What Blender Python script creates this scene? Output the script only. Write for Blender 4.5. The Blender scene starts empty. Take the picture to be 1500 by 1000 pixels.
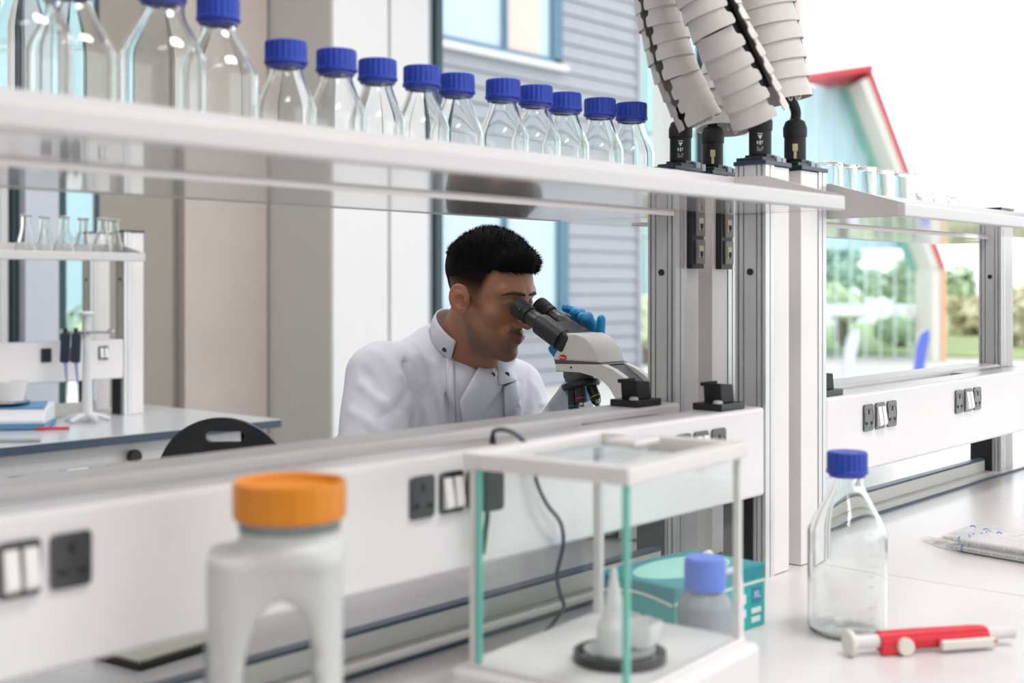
import bpy, bmesh, math, random
import numpy as np
from mathutils import Vector, Matrix, Euler

random.seed(7)
rng = np.random.default_rng(7)
PI = math.pi
SC = bpy.context.scene
COL = SC.collection

# ------------------------------------------------------------------ camera
H = 1.36                      # lens height above the floor
FP = 1850.0                   # focal length in pixels of a 1500 px wide frame
HY = 418.0                    # row of the horizon
AZ = math.atan2(1610.0, FP)   # angle between the bench direction (X) and the view direction
DV = Vector((math.cos(AZ), math.sin(AZ), 0))
RV = Vector((math.sin(AZ), -math.cos(AZ), 0))

cam = bpy.data.cameras.new('camera')
cam.sensor_width = 36.0
cam.lens = FP / 1500 * 36.0
cam.shift_y = -(500 - HY) / 1500
cam.clip_start = 0.05
cam.clip_end = 300
cam.dof.use_dof = True
cam.dof.focus_distance = 2.42
cam.dof.aperture_fstop = 3.2
camo = bpy.data.objects.new('camera', cam)
camo.location = (0, 0, H)
camo.rotation_euler = (PI / 2, 0, AZ - PI / 2)
COL.objects.link(camo)
SC.camera = camo

# ------------------------------------------------------------------ sky, exposure
w = bpy.data.worlds.new('sky')
SC.world = w
w.use_nodes = True
bg = w.node_tree.nodes['Background']
bg.inputs[0].default_value = (0.94, 0.97, 1.0, 1)
bg.inputs[1].default_value = 1.6
SC.view_settings.view_transform = 'Standard'
SC.view_settings.look = 'None'
SC.view_settings.gamma = 1
SC.view_settings.use_curve_mapping = False
SC.view_settings.exposure = 0.64
SC.cycles.max_bounces = 20
SC.cycles.transmission_bounces = 20
SC.cycles.transparent_max_bounces = 32
SC.cycles.glossy_bounces = 6
SC.cycles.diffuse_bounces = 5
SC.cycles.use_denoising = True

LAMPS = []  # unseen ceiling lamps added for fill and highlights
def ceiling_fill_lamp(x, y, sx, sy, power):
    l = bpy.data.lights.new('ceiling_fill_lamp', 'AREA')
    l.shape = 'RECTANGLE'; l.size = sx; l.size_y = sy; l.energy = power
    l.color = (1.0, 0.955, 0.955)
    o = bpy.data.objects.new('ceiling_fill_lamp', l)
    o.location = (x, y, 4.135)
    COL.objects.link(o)
for (x, y, p) in ((-0.6, -0.9, 20), (1.6, -0.3, 43), (0.6, 2.9, 28), (3.2, 2.7, 28), (4.6, 0.4, 12)):
    LAMPS.append((x, y)); ceiling_fill_lamp(x, y, 1.5, 0.5, p)

# ------------------------------------------------------------------ pixel helpers
def P(px, py, z):
    """world point seen at pixel (px, py) at depth z"""
    v = DV * z + RV * ((px - 750) / FP * z)
    return Vector((v.x, v.y, H + (HY - py) / FP * z))
def onY(px, py, Y):
    r = (px - 750) / FP
    return P(px, py, Y / (DV.y + RV.y * r))
def onX(px, py, X):
    r = (px - 750) / FP
    return P(px, py, X / (DV.x + RV.x * r))
def onZ(px, py, h):
    return P(px, py, -h * FP / (py - HY))

# ------------------------------------------------------------------ materials
MATS = {}
def mat(name, col, rough=0.5, metal=0.0, coat=0.0, noise=0.0, nscale=20.0, bump=0.0, bscale=200.0, spec=0.5, sss=0.0):
    if name in MATS: return MATS[name]
    m = bpy.data.materials.new(name); m.use_nodes = True
    nt = m.node_tree; b = nt.nodes['Principled BSDF']
    b.inputs['Base Color'].default_value = (*col, 1)
    b.inputs['Roughness'].default_value = rough
    b.inputs['Metallic'].default_value = metal
    b.inputs['Coat Weight'].default_value = coat
    b.inputs['Coat Roughness'].default_value = 0.04
    b.inputs['Specular IOR Level'].default_value = spec
    tc = nt.nodes.new('ShaderNodeTexCoord')
    if noise > 0:
        n = nt.nodes.new('ShaderNodeTexNoise'); n.inputs['Scale'].default_value = nscale; n.inputs['Detail'].default_value = 4
        r = nt.nodes.new('ShaderNodeMix'); r.data_type = 'RGBA'
        r.inputs[6].default_value = (*[c * (1 - noise) for c in col], 1)
        r.inputs[7].default_value = (*[min(1, c * (1 + noise)) for c in col], 1)
        nt.links.new(tc.outputs['Object'], n.inputs['Vector'])
        nt.links.new(n.outputs['Fac'], r.inputs[0]); nt.links.new(r.outputs[2], b.inputs['Base Color'])
    if bump > 0:
        n2 = nt.nodes.new('ShaderNodeTexNoise'); n2.inputs['Scale'].default_value = bscale
        bp = nt.nodes.new('ShaderNodeBump'); bp.inputs['Strength'].default_value = bump; bp.inputs['Distance'].default_value = 0.002
        nt.links.new(tc.outputs['Object'], n2.inputs['Vector'])
        nt.links.new(n2.outputs['Fac'], bp.inputs['Height']); nt.links.new(bp.outputs[0], b.inputs['Normal'])
    MATS[name] = m
    return m

def thin_glass(name, tint=(1, 1, 1), refl=1.0, rough=0.0):
    """a clear sheet: straight-through transmission with Fresnel reflection"""
    m = bpy.data.materials.new(name); m.use_nodes = True
    nt = m.node_tree; nt.nodes.clear()
    o = nt.nodes.new('ShaderNodeOutputMaterial'); mx = nt.nodes.new('ShaderNodeMixShader')
    t = nt.nodes.new('ShaderNodeBsdfTransparent'); g = nt.nodes.new('ShaderNodeBsdfGlossy'); f = nt.nodes.new('ShaderNodeLayerWeight')
    t.inputs[0].default_value = (*tint, 1); g.inputs['Roughness'].default_value = rough
    f.inputs['Blend'].default_value = 0.5
    pw = nt.nodes.new('ShaderNodeMath'); pw.operation = 'POWER'; pw.inputs[1].default_value = 5
    ml = nt.nodes.new('ShaderNodeMath'); ml.operation = 'MULTIPLY_ADD'; ml.inputs[1].default_value = 0.9 * refl; ml.inputs[2].default_value = 0.03 * refl
    nt.links.new(f.outputs['Facing'], pw.inputs[0]); nt.links.new(pw.outputs[0], ml.inputs[0])
    nt.links.new(ml.outputs[0], mx.inputs[0]); nt.links.new(t.outputs[0], mx.inputs[1]); nt.links.new(g.outputs[0], mx.inputs[2])
    nt.links.new(mx.outputs[0], o.inputs[0])
    MATS[name] = m
    return m

def solid_glass(name, tint=(1, 1, 1), ior=1.45, rough=0.0):
    m = bpy.data.materials.new(name); m.use_nodes = True
    nt = m.node_tree; nt.nodes.clear()
    o = nt.nodes.new('ShaderNodeOutputMaterial'); g = nt.nodes.new('ShaderNodeBsdfGlass')
    g.inputs['Color'].default_value = (*tint, 1); g.inputs['IOR'].default_value = ior; g.inputs['Roughness'].default_value = rough
    nt.links.new(g.outputs[0], o.inputs[0])
    MATS[name] = m
    return m

M_WHITE = mat('white_laminate', (0.80, 0.775, 0.775), 0.32, noise=0.02, nscale=6)
M_SHELF = mat('white_gloss_shelf', (0.71, 0.695, 0.685), 0.14, coat=0.7, noise=0.015, nscale=5)
M_LIP = mat('white_shelf_edge', (0.62, 0.61, 0.605), 0.35, noise=0.015, nscale=5)
M_RAIL = mat('white_rear_rail', (0.90, 0.875, 0.865), 0.4, noise=0.015, nscale=5)
M_TOP = mat('bench_top_white', (0.70, 0.67, 0.66), 0.28, noise=0.02, nscale=9)
M_GREYTOP = mat('bench_top_grey', (0.42, 0.42, 0.42), 0.25, noise=0.03, nscale=9)
M_EDGE = mat('dark_laminate_edge', (0.055, 0.085, 0.13), 0.4, noise=0.05, nscale=30)
M_COVER = mat('post_cover_white', (0.80, 0.77, 0.755), 0.35, noise=0.02, nscale=7)
M_ALU = mat('anodised_aluminium', (0.68, 0.69, 0.69), 0.40, metal=0.6, noise=0.03, nscale=40)
M_BLACK = mat('black_plastic', (0.012, 0.013, 0.016), 0.38, noise=0.1, nscale=60)
M_BLACKM = mat('black_rubber', (0.010, 0.011, 0.014), 0.6, noise=0.1, nscale=60)
M_SOCKET = mat('charcoal_socket', (0.022, 0.026, 0.028), 0.32, coat=0.8, noise=0.05, nscale=50)
M_SOCKET.node_tree.nodes['Principled BSDF'].inputs['Coat IOR'].default_value = 1.75
M_SOCKET.node_tree.nodes['Principled BSDF'].inputs['Coat Roughness'].default_value = 0.12
M_ROCKER = mat('white_rocker', (0.83, 0.81, 0.79), 0.3, noise=0.02)
M_HOLE = mat('socket_hole', (0.004, 0.004, 0.004), 0.6, noise=0.1)
M_CAP = mat('blue_cap', (0.013, 0.048, 0.40), 0.42, noise=0.06, nscale=30)
M_RING = mat('blue_pour_ring', (0.02, 0.06, 0.50), 0.35, noise=0.05)
M_GLASS = solid_glass('lab_glass', (0.985, 0.993, 0.99))
M_BEAKER = solid_glass('beaker_glass', (0.985, 0.992, 0.99))
M_PANE = thin_glass('window_pane', (0.97, 0.99, 0.985), 0.5)
M_BALGLASS = thin_glass('balance_glass', (0.975, 0.99, 0.985), 0.6)
M_BALEDGE = mat('glass_edge_green', (0.16, 0.52, 0.42), 0.15, noise=0.1, nscale=15)
M_DUCT = mat('conduit_white', (0.64, 0.605, 0.575), 0.34, noise=0.03, nscale=20)
M_BRASS = mat('brass_pin', (0.62, 0.52, 0.30), 0.3, metal=0.6, noise=0.05)
M_STEEL = mat('steel', (0.55, 0.56, 0.57), 0.25, metal=0.9, noise=0.05)
M_PRINT = mat('white_print', (0.75, 0.75, 0.74), 0.5, noise=0.03)

# ------------------------------------------------------------------ mesh helpers
def bm_new(): return bmesh.new()
def box(bm, lo, hi, bev=0.0, seg=2):
    lo = Vector(lo); hi = Vector(hi)
    r = bmesh.ops.create_cube(bm, size=1.0, matrix=Matrix.Translation((lo + hi) / 2) @ Matrix.Diagonal((*(hi - lo), 1)))
    if bev > 0:
        vs = set(r['verts'])
        es = [e for e in bm.edges if e.verts[0] in vs and e.verts[1] in vs]
        bmesh.ops.bevel(bm, geom=es, offset=bev, segments=seg, affect='EDGES', profile=0.5)
    return bm
def obox(bm, c, size, rot=(0, 0, 0), bev=0.0, seg=2):
    M = Matrix.Translation(Vector(c)) @ Euler(rot).to_matrix().to_4x4()
    r = bmesh.ops.create_cube(bm, size=1.0, matrix=M @ Matrix.Diagonal((*size, 1)))
    if bev > 0:
        vs = set(r['verts'])
        es = [e for e in bm.edges if e.verts[0] in vs and e.verts[1] in vs]
        bmesh.ops.bevel(bm, geom=es, offset=bev, segments=seg, affect='EDGES', profile=0.5)
    return bm
def lathe(bm, prof, n=32, M=None, closed=False, ripple=None):
    """revolve (radius, z) pairs about the local z axis"""
    M = M or Matrix.Identity(4)
    rings = []
    for (r, z) in prof:
        if r < 1e-6:
            rings.append([bm.verts.new(M @ Vector((0, 0, z)))])
        else:
            ring = []
            for i in range(n):
                a = 2 * PI * i / n
                rr = r + (ripple(i, z, r) if ripple else 0)
                ring.append(bm.verts.new(M @ Vector((rr * math.cos(a), rr * math.sin(a), z))))
            rings.append(ring)
    pairs = list(zip(rings, rings[1:]))
    if closed: pairs.append((rings[-1], rings[0]))
    for a, b in pairs:
        if len(a) == 1 and len(b) == 1: continue
        for i in range(n):
            j = (i + 1) % n
            if len(a) == 1: f = (a[0], b[j], b[i])
            elif len(b) == 1: f = (a[i], a[j], b[0])
            else: f = (a[i], a[j], b[j], b[i])
            try: bm.faces.new(f)
            except ValueError: pass
    return bm
def cyl(bm, p0, p1, r0, r1=None, n=20):
    p0 = Vector(p0); p1 = Vector(p1); r1 = r0 if r1 is None else r1
    d = p1 - p0
    M = Matrix.Translation(p0) @ d.to_track_quat('Z', 'Y').to_matrix().to_4x4()
    return lathe(bm, [(0, 0), (r0, 0), (r1, d.length), (0, d.length)], n, M)
def catmull(pts, sub=8):
    pts = [Vector(p) for p in pts]
    out = []
    for i in range(len(pts) - 1):
        p0 = pts[max(i - 1, 0)]; p1 = pts[i]; p2 = pts[i + 1]; p3 = pts[min(i + 2, len(pts) - 1)]
        for k in range(sub):
            t = k / sub
            out.append(0.5 * ((2 * p1) + (p2 - p0) * t + (2 * p0 - 5 * p1 + 4 * p2 - p3) * t * t + (3 * p1 - p0 - 3 * p2 + p3) * t ** 3))
    out.append(pts[-1])
    return out
def tube(bm, pts, r, n=10, sub=8, smooth=True):
    pts = catmull(pts, sub) if smooth else [Vector(p) for p in pts]
    rs = r if isinstance(r, (list, tuple)) else None
    rings = []
    up = None
    for i, p in enumerate(pts):
        t = (pts[min(i + 1, len(pts) - 1)] - pts[max(i - 1, 0)]).normalized()
        if up is None:
            up = t.orthogonal().normalized()
        up = (up - t * up.dot(t)).normalized()
        sd = t.cross(up)
        if rs:
            q = i / max(1, len(pts) - 1) * (len(rs) - 1); k = min(int(q), len(rs) - 2); rr = rs[k] + (rs[k + 1] - rs[k]) * (q - k)
        else: rr = r
        rings.append([bm.verts.new(p + (up * math.cos(2 * PI * j / n) + sd * math.sin(2 * PI * j / n)) * rr) for j in range(n)])
    for a, b in zip(rings, rings[1:]):
        for j in range(n):
            bm.faces.new((a[j], a[(j + 1) % n], b[(j + 1) % n], b[j]))
    bm.faces.new(rings[0][::-1]); bm.faces.new(rings[-1])
    return bm
def prism(bm, pts, vec, bev=0.0, seg=2):
    """polygon of 3D points extruded by vec"""
    v0 = [bm.verts.new(Vector(p)) for p in pts]
    v1 = [bm.verts.new(Vector(p) + Vector(vec)) for p in pts]
    n = len(pts)
    fs = [bm.faces.new(v0), bm.faces.new(v1[::-1])]
    for i in range(n):
        fs.append(bm.faces.new((v0[(i + 1) % n], v0[i], v1[i], v1[(i + 1) % n])))
    if bev > 0:
        es = set()
        for f in fs[:2]: es.update(f.edges)
        bmesh.ops.bevel(bm, geom=list(es), offset=bev, segments=seg, affect='EDGES', profile=0.5)
    return bm

def new_obj(name, me, parent=None, kind=None):
    o = bpy.data.objects.new(name, me)
    COL.objects.link(o)
    if parent is not None: o.parent = parent
    if kind: o['kind'] = kind
    return o
def obj(name, bm, m, parent=None, local=False, smooth=True, ang=0.6, kind=None, label=None):
    """one mesh object; vertices are world coordinates unless local"""
    if parent is not None and not local:
        off = Vector((0, 0, 0)); q = parent
        while q is not None: off += q.location; q = q.parent
        bmesh.ops.translate(bm, verts=bm.verts, vec=-off)
    bmesh.ops.recalc_face_normals(bm, faces=bm.faces)
    me = bpy.data.meshes.new(name)
    bm.to_mesh(me); bm.free()
    for mm in (m if isinstance(m, (list, tuple)) else [m]): me.materials.append(mm)
    if smooth:
        me.shade_smooth(); me.set_sharp_from_angle(angle=ang)
    o = new_obj(name, me, parent, kind)
    if smooth and len(me.polygons) < 4000:
        wn = o.modifiers.new('even_shading', 'WEIGHTED_NORMAL'); wn.keep_sharp = True
    if label: o['label'] = label
    return o
def tag(o, label, cat, group=None):
    o['label'] = label; o['category'] = cat
    if group: o['group'] = group
    return o
def thing(name, label, cat, loc=(0, 0, 0), rotz=0.0, group=None):
    o = bpy.data.objects.new(name, None)
    o.empty_display_size = 0.05
    COL.objects.link(o)
    o.location = loc; o.rotation_euler = (0, 0, rotz)
    return tag(o, label, cat, group)
def dup(root, loc, label, rotz=None, group=None):
    def cp(o, par):
        c = o.copy(); COL.objects.link(c)
        if par is not None: c.parent = par
        for ch in o.children: cp(ch, c)
        return c
    c = cp(root, None)
    c.location = loc
    if rotz is not None: c.rotation_euler = (0, 0, rotz)
    c['label'] = label
    if group: c['group'] = group
    return c

# ------------------------------------------------------------------ surfaces from distance fields (figure, gloves)
def surface_nets(fn, lo, hi, res):
    lo = np.array(lo, float); hi = np.array(hi, float)
    n = np.ceil((hi - lo) / res).astype(int) + 1
    ax = [lo[i] + np.arange(n[i]) * res for i in range(3)]
    vol = np.empty(n, np.float32)
    for i in range(0, n[0], 24):
        g = np.stack(np.meshgrid(ax[0][i:i + 24], ax[1], ax[2], indexing='ij'), -1)
        vol[i:i + 24] = fn(g)
    ins = vol < 0
    c = [ins[a:n[0] - 1 + a, b:n[1] - 1 + b, d:n[2] - 1 + d] for a in (0, 1) for b in (0, 1) for d in (0, 1)]
    cnt = sum(x.astype(np.int8) for x in c)
    cells = np.argwhere((cnt > 0) & (cnt < 8))
    idx = -np.ones(n - 1, np.int64)
    idx[tuple(cells.T)] = np.arange(len(cells))
    acc = np.zeros((len(cells), 3)); k = np.zeros(len(cells))
    for axis in range(3):
        for b in (0, 1):
            for d in (0, 1):
                o0 = [0, 0, 0]; oth = [q for q in range(3) if q != axis]
                o0[oth[0]] = b; o0[oth[1]] = d
                o1 = list(o0); o1[axis] = 1
                i0 = cells + o0; i1 = cells + o1
                v0 = vol[tuple(i0.T)]; v1 = vol[tuple(i1.T)]
                s = (v0 < 0) != (v1 < 0)
                t = np.where(s, v0 / np.where(s, v0 - v1, 1), 0)
                p = i0.astype(float); p[:, axis] += t
                acc[s] += p[s]; k[s] += 1
    verts = lo + acc / k[:, None] * res
    faces = []
    for axis in range(3):
        oth = [q for q in range(3) if q != axis]
        sl0 = [slice(None)] * 3; sl1 = [slice(None)] * 3
        sl0[axis] = slice(0, n[axis] - 1); sl1[axis] = slice(1, n[axis])
        a = ins[tuple(sl0)]; b = ins[tuple(sl1)]
        e = np.argwhere(a != b)
        m = np.ones(len(e), bool)
        for q in oth: m &= (e[:, q] > 0) & (e[:, q] < n[q] - 1)
        e = e[m]
        flip = a[tuple(e.T)]
        d1 = np.zeros(3, int); d1[oth[0]] = 1
        d2 = np.zeros(3, int); d2[oth[1]] = 1
        q = np.stack([idx[tuple((e - d1 - d2).T)], idx[tuple((e - d2).T)], idx[tuple(e.T)], idx[tuple((e - d1).T)]], 1)
        if axis == 1: flip = ~flip
        q[~flip] = q[~flip][:, ::-1]
        faces.append(q)
    return verts, np.concatenate(faces)
def smin(a, b, k):
    h = np.clip(0.5 + 0.5 * (b - a) / k, 0, 1)
    return b + (a - b) * h - k * h * (1 - h)
def smax(a, b, k): return -smin(-a, -b, k)
def s_ell(p, c, r):
    r = np.array(r); q = (p - np.array(c)) / r
    l = np.sqrt((q ** 2).sum(-1)); g = np.sqrt(((q / r) ** 2).sum(-1)) + 1e-9
    return l * (l - 1) / g
def s_sph(p, c, r): return np.sqrt(((p - np.array(c)) ** 2).sum(-1)) - r
def s_cap(p, a, b, ra, rb=None):
    rb = ra if rb is None else rb
    a = np.array(a, float); b = np.array(b, float); ab = b - a
    t = np.clip(((p - a) @ ab) / (ab @ ab), 0, 1)
    return np.sqrt(((p - a - t[..., None] * ab) ** 2).sum(-1)) - (ra + (rb - ra) * t)
def s_box(p, c, half, rad):
    q = np.abs(p - np.array(c)) - (np.array(half) - rad)
    return np.sqrt((np.maximum(q, 0) ** 2).sum(-1)) + np.minimum(q.max(-1), 0) - rad
def mesh_obj(name, verts, faces, m, parent=None, label=None):
    me = bpy.data.meshes.new(name)
    off = np.zeros(3); q = parent
    while q is not None: off += np.array(q.location); q = q.parent
    me.from_pydata((np.asarray(verts) - off).tolist(), [], np.asarray(faces).tolist())
    me.update(); me.materials.append(m); me.shade_smooth()
    o = new_obj(name, me, parent)
    if label: o['label'] = label
    return o
# ================================================================== SETTING: room shell
M_FLOOR = mat('floor_vinyl', (0.36, 0.37, 0.37), 0.35, noise=0.06, nscale=8)
M_CEIL = mat('ceiling_white', (0.80, 0.79, 0.78), 0.8, noise=0.02)
M_BROWN = mat('wall_plaster_taupe', (0.36, 0.325, 0.285), 0.7, noise=0.05, nscale=3)
M_STRIP = mat('wall_strip_grey_green', (0.30, 0.305, 0.275), 0.6, noise=0.05)
M_PANELB = mat('wall_panel_beige', (0.58, 0.52, 0.475), 0.55, noise=0.09, nscale=4)
M_PIERSH = mat('pier_shaded_grey', (0.60, 0.585, 0.555), 0.55, noise=0.03, nscale=3)  # shade on the pier's side painted as a darker grey
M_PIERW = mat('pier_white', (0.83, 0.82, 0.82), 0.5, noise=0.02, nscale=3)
M_PIERB = mat('pier_pale_blue', (0.56, 0.61, 0.68), 0.5, noise=0.03, nscale=3)
M_FRAME = mat('window_frame_dark_teal', (0.018, 0.055, 0.065), 0.35, noise=0.08)
M_FRAMEP = mat('window_frame_pale', (0.72, 0.72, 0.71), 0.4, noise=0.03)
M_GAP = mat('panel_gap_dark', (0.10, 0.13, 0.125), 0.6, noise=0.05)

b = bm_new(); box(b, (-4, -3, -0.12), (7.55, 5.6, 0)); obj('floor', b, M_FLOOR, kind='structure')
b = bm_new(); box(b, (-4, -3.2, 4.2), (7.9, 5.6, 4.4)); obj('ceiling', b, M_CEIL, kind='structure')
# unseen walls behind and beside the photographer; left and near added to shape daylight
wl = bm_new(); box(wl, (-3.2, -3, 0), (-3.0, 5.6, 4.2)); obj('wall_left', wl, M_PIERW, kind='structure')
wl = bm_new(); box(wl, (-3.0, 5.35, 0), (2.3, 5.6, 4.2)); obj('wall_back_left', wl, M_BROWN, kind='structure')
wn_ = bm_new(); box(wn_, (-3.0, -3.2, 0), (0.6, -3.0, 4.2)); box(wn_, (0.6, -3.2, 0), (7.5, -3.0, 0.8)); box(wn_, (0.6, -3.2, 2.9), (7.5, -3.0, 4.2)); wn_ = obj('wall_near', wn_, M_PIERW, kind='structure')
for (x, y), lab in zip(LAMPS, ('behind the photographer near the jar', 'above the balance', 'above the back bench', 'above the far windows', 'beside the end window')):
    t = thing('ceiling_fill_light', 'unseen flat white ceiling light added for fill ' + lab, 'light', (x, y, 4.2), group='unseen fill lights over the benches')
    b = bm_new()
    for (a0, a1, c0, c1) in ((-0.8, 0.8, -0.3, -0.26), (-0.8, 0.8, 0.26, 0.3), (-0.8, -0.76, -0.26, 0.26), (0.76, 0.8, -0.26, 0.26)):
        box(b, (a0, c0, -0.06), (a1, c1, 0))
    obj('frame', b, M_WHITE, t, local=True)
    b = bm_new(); box(b, (-0.76, -0.26, -0.05), (0.76, 0.26, -0.045)); obj('diffuser', b, mat('lamp_diffuser', (0.9, 0.9, 0.88), 0.6, noise=0.01), t, local=True)

# far wall with its narrow windows
wf = bm_new(); box(wf, (3.05, 5.1, 0), (3.43, 5.15, 4.2)); wf = obj('wall_far', wf, M_BROWN, kind='structure')
def wpart(name, lo, hi, m, par, bev=0.0):
    q = bm_new(); box(q, lo, hi, bev); return obj(name, q, m, par)
wpart('recess_strip', (3.43, 5.14, 0), (3.48, 5.3, 4.2), M_STRIP, wf)
wpart('panel', (3.485, 5.08, 0), (3.97, 5.3, 4.2), M_PANELB, wf, 0.004)
wpart('panel', (2.673, 5.05, 0), (2.828, 5.3, 4.2), M_PIERB, wf, 0.004)
wpart('panel', (2.3, 5.1, 0), (3.05, 5.3, 0.35), M_BROWN, wf)
def window(name, frames, panes):
    r = None
    for (lo, hi, m) in frames:
        if r is None:
            q = bm_new(); box(q, lo, hi, 0.003); r = obj(name, q, m, kind='structure')
        else: wpart('mullion', lo, hi, m, r, 0.003)
    for (lo, hi) in panes: wpart('pane', lo, hi, M_PANE, r)
    return r
window('window_1', [((2.30, 5.1, 0.35), (2.345, 5.2, 4.2), M_FRAME), ((2.645, 5.1, 0.35), (2.672, 5.2, 4.2), M_FRAME), ((2.60, 5.12, 0.35), (2.635, 5.18, 4.2), M_FRAMEP), ((2.345, 5.1, 0.35), (2.645, 5.2, 0.40), M_FRAME)],
       [((2.345, 5.145, 0.40), (2.645, 5.155, 4.2))])
window('window_2', [((2.83, 5.06, 0.35), (2.868, 5.13, 4.2), M_FRAME), ((3.03, 5.1, 0.35), (3.05, 5.125, 4.2), M_FRAME), ((2.868, 5.1, 0.35), (3.03, 5.2, 0.40), M_FRAME)],
       [((2.868, 5.108, 0.40), (3.03, 5.116, 4.2))])
# pier with its shaded flank painted grey and a white front
pr = bm_new(); box(pr, (3.995, 4.63, 0), (4.62, 5.25, 4.2)); pr = obj('wall_pier', pr, M_GAP, kind='structure')
wpart('panel', (3.985, 4.62, 0), (3.995, 5.25, 4.2), M_PIERSH, pr)
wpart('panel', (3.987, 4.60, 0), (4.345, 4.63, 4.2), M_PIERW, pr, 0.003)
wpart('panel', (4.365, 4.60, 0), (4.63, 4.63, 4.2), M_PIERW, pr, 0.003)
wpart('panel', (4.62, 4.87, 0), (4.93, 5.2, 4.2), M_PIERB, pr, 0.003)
window('window_3', [((4.93, 4.84, 0.0), (4.985, 5.0, 4.2), M_FRAME), ((4.985, 4.86, 0.0), (7.22, 4.96, 0.12), M_FRAME), ((4.985, 4.86, 4.1), (7.22, 4.96, 4.2), M_FRAME), ((7.22, 4.82, 0.0), (7.42, 5.0, 4.2), M_FRAMEP)],
       [((4.985, 4.905, 0.12), (7.22, 4.915, 4.1))])
window('window_4', [((7.52, 4.78, 0.0), (7.58, 4.84, 4.2), M_FRAME), ((7.5, -2.9, 0.0), (7.6, 4.78, 0.12), M_FRAMEP), ((7.5, -2.9, 4.1), (7.6, 4.78, 4.2), M_FRAMEP), ((7.5, 0.5, 0.12), (7.6, 0.6, 4.1), M_FRAMEP)],
       [((7.545, 0.6, 0.12), (7.555, 4.78, 4.1)), ((7.545, -2.9, 0.12), (7.555, 0.5, 4.1))])

# ================================================================== outdoors
M_GROUND = mat('paving_pale', (0.52, 0.50, 0.47), 0.8, noise=0.08, nscale=0.6)
M_GRASS = mat('lawn', (0.30, 0.36, 0.16), 0.9, noise=0.3, nscale=1.2)
GZ = H - 1.5
b = bm_new(); box(b, (-60, -60, GZ - 0.3), (120, 120, GZ)); obj('ground', b, M_GROUND, kind='structure')
b = bm_new(); box(b, (26, 8, GZ), (60, 22, GZ + 0.04)); obj('lawn', b, M_GRASS, kind='structure')

# grey boarded building across the way
M_BOARD = mat('siding_board', (0.30, 0.305, 0.345), 0.6, noise=0.10, nscale=1.5)
M_BFR = mat('blue_window_frame', (0.035, 0.13, 0.21), 0.4, noise=0.05)
M_BPB = mat('pale_blue_pane', (0.46, 0.54, 0.66), 0.08, noise=0.04, nscale=0.8)
M_BPP = mat('pink_reflection_pane', (0.70, 0.50, 0.44), 0.1, noise=0.04, nscale=0.8)  # pink and pale blue reflections painted into these pane colours
M_BPC = mat('pale_cyan_pane', (0.46, 0.60, 0.64), 0.1, noise=0.05, nscale=0.8)
bl = thing('boarded_building', 'grey horizontally boarded building with blue framed windows beyond the glass', 'building', (10, 12, GZ))
b = bm_new(); box(b, (10.3, 12.06, GZ), (16.9, 13.0, 10.5)); obj('wall', b, M_BOARD, bl)
wins = [(10.6, 14.90, H + 3.33, H + 5.4), (10.6, 15.05, H - 0.52, H + 1.5)]
z = GZ + 0.02
while z < 9.5:
    segs = [(10.3, 16.9)]
    for (x0, x1, z0, z1) in wins:
        if z + 0.21 > z0 and z < z1: segs = [(10.3, x0), (x1, 16.9)]
    for (x0, x1) in segs:
        b = bm_new(); pts = [(x0, 12.06, z), (x0, 12.0, z), (x0, 12.025, z + 0.205), (x0, 12.06, z + 0.205)]
        prism(b, pts, (x1 - x0, 0, 0)); obj('board', b, M_BOARD, bl, smooth=False)
    z += 0.225
b = bm_new(); box(b, (16.9, 11.97, GZ), (17.0, 13.0, 10.5)); obj('corner_trim', b, M_BOARD, bl)
for wi, (x0, x1, z0, z1) in enumerate(wins):
    b = bm_new()
    box(b, (x0, 11.95, z0), (x1, 12.06, z0 + 0.07)); box(b, (x1 - 0.22, 11.95, z0), (x1, 12.06, z1)); box(b, (x0, 11.95, z1 - 0.08), (x1, 12.06, z1)); box(b, (x0, 11.95, z0), (x0 + 0.1, 12.06, z1))
    f = obj('window_frame', b, M_BFR, bl)
    for xm in (12.20, 13.62):
        b = bm_new(); box(b, (xm - 0.04, 11.96, z0 + 0.07), (xm + 0.04, 12.06, z1 - 0.08)); obj('mullion', b, M_BFR, f)
    ps = [(x0 + 0.1, 12.16, M_BPC), (12.24, 13.58, M_BPB), (13.66, 14.42, M_BPP if wi == 0 else M_BPB), (14.42, x1 - 0.22, M_BPC)]
    for (a, c, m) in ps:
        b = bm_new(); box(b, (a, 12.02, z0 + 0.07), (c, 12.05, z1 - 0.08)); obj('pane', b, m, f)
    b = bm_new(); box(b, (x0, 11.9, z0 - 0.10), (x1 + 0.1, 12.03, z0)); obj('window_sill', b, mat('pale_sill', (0.6, 0.6, 0.62), 0.5, noise=0.05), bl)

# glazed building with a raking white frame and red roof
M_RED = mat('red_roof', (0.55, 0.04, 0.06), 0.5, noise=0.08, nscale=1)
M_CREAM = mat('cream_frame', (0.66, 0.63, 0.57), 0.6, noise=0.03, nscale=1)
M_GP = thin_glass('facade_glass', (0.93, 0.98, 0.985), 0.5)
M_GGREEN = mat('green_frame', (0.22, 0.48, 0.40), 0.4, noise=0.08, nscale=2)
M_SLAB = mat('floor_slab_white', (0.85, 0.85, 0.85), 0.6, noise=0.02)
def Q(px, h, z): return Vector((0, 0, h)) + Vector((*(DV * z + RV * ((px - 750) / FP * z)).xy, H))
def rel(u, h, z):  # lateral metres, height above lens, depth
    v = DV * z + RV * u; return Vector((v.x, v.y, H + h))
gb = thing('glazed_building', 'glazed building with red roof edge and leaning cream frame outside', 'building', (*(DV * 26 + RV * 6).xy, GZ))
zf, zb = 25.0, 26.1
top0, top1, kn, ft = (5.1, 3.95), (7.06, 4.12), (8.50, 0.35), (8.50, -1.5)
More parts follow.
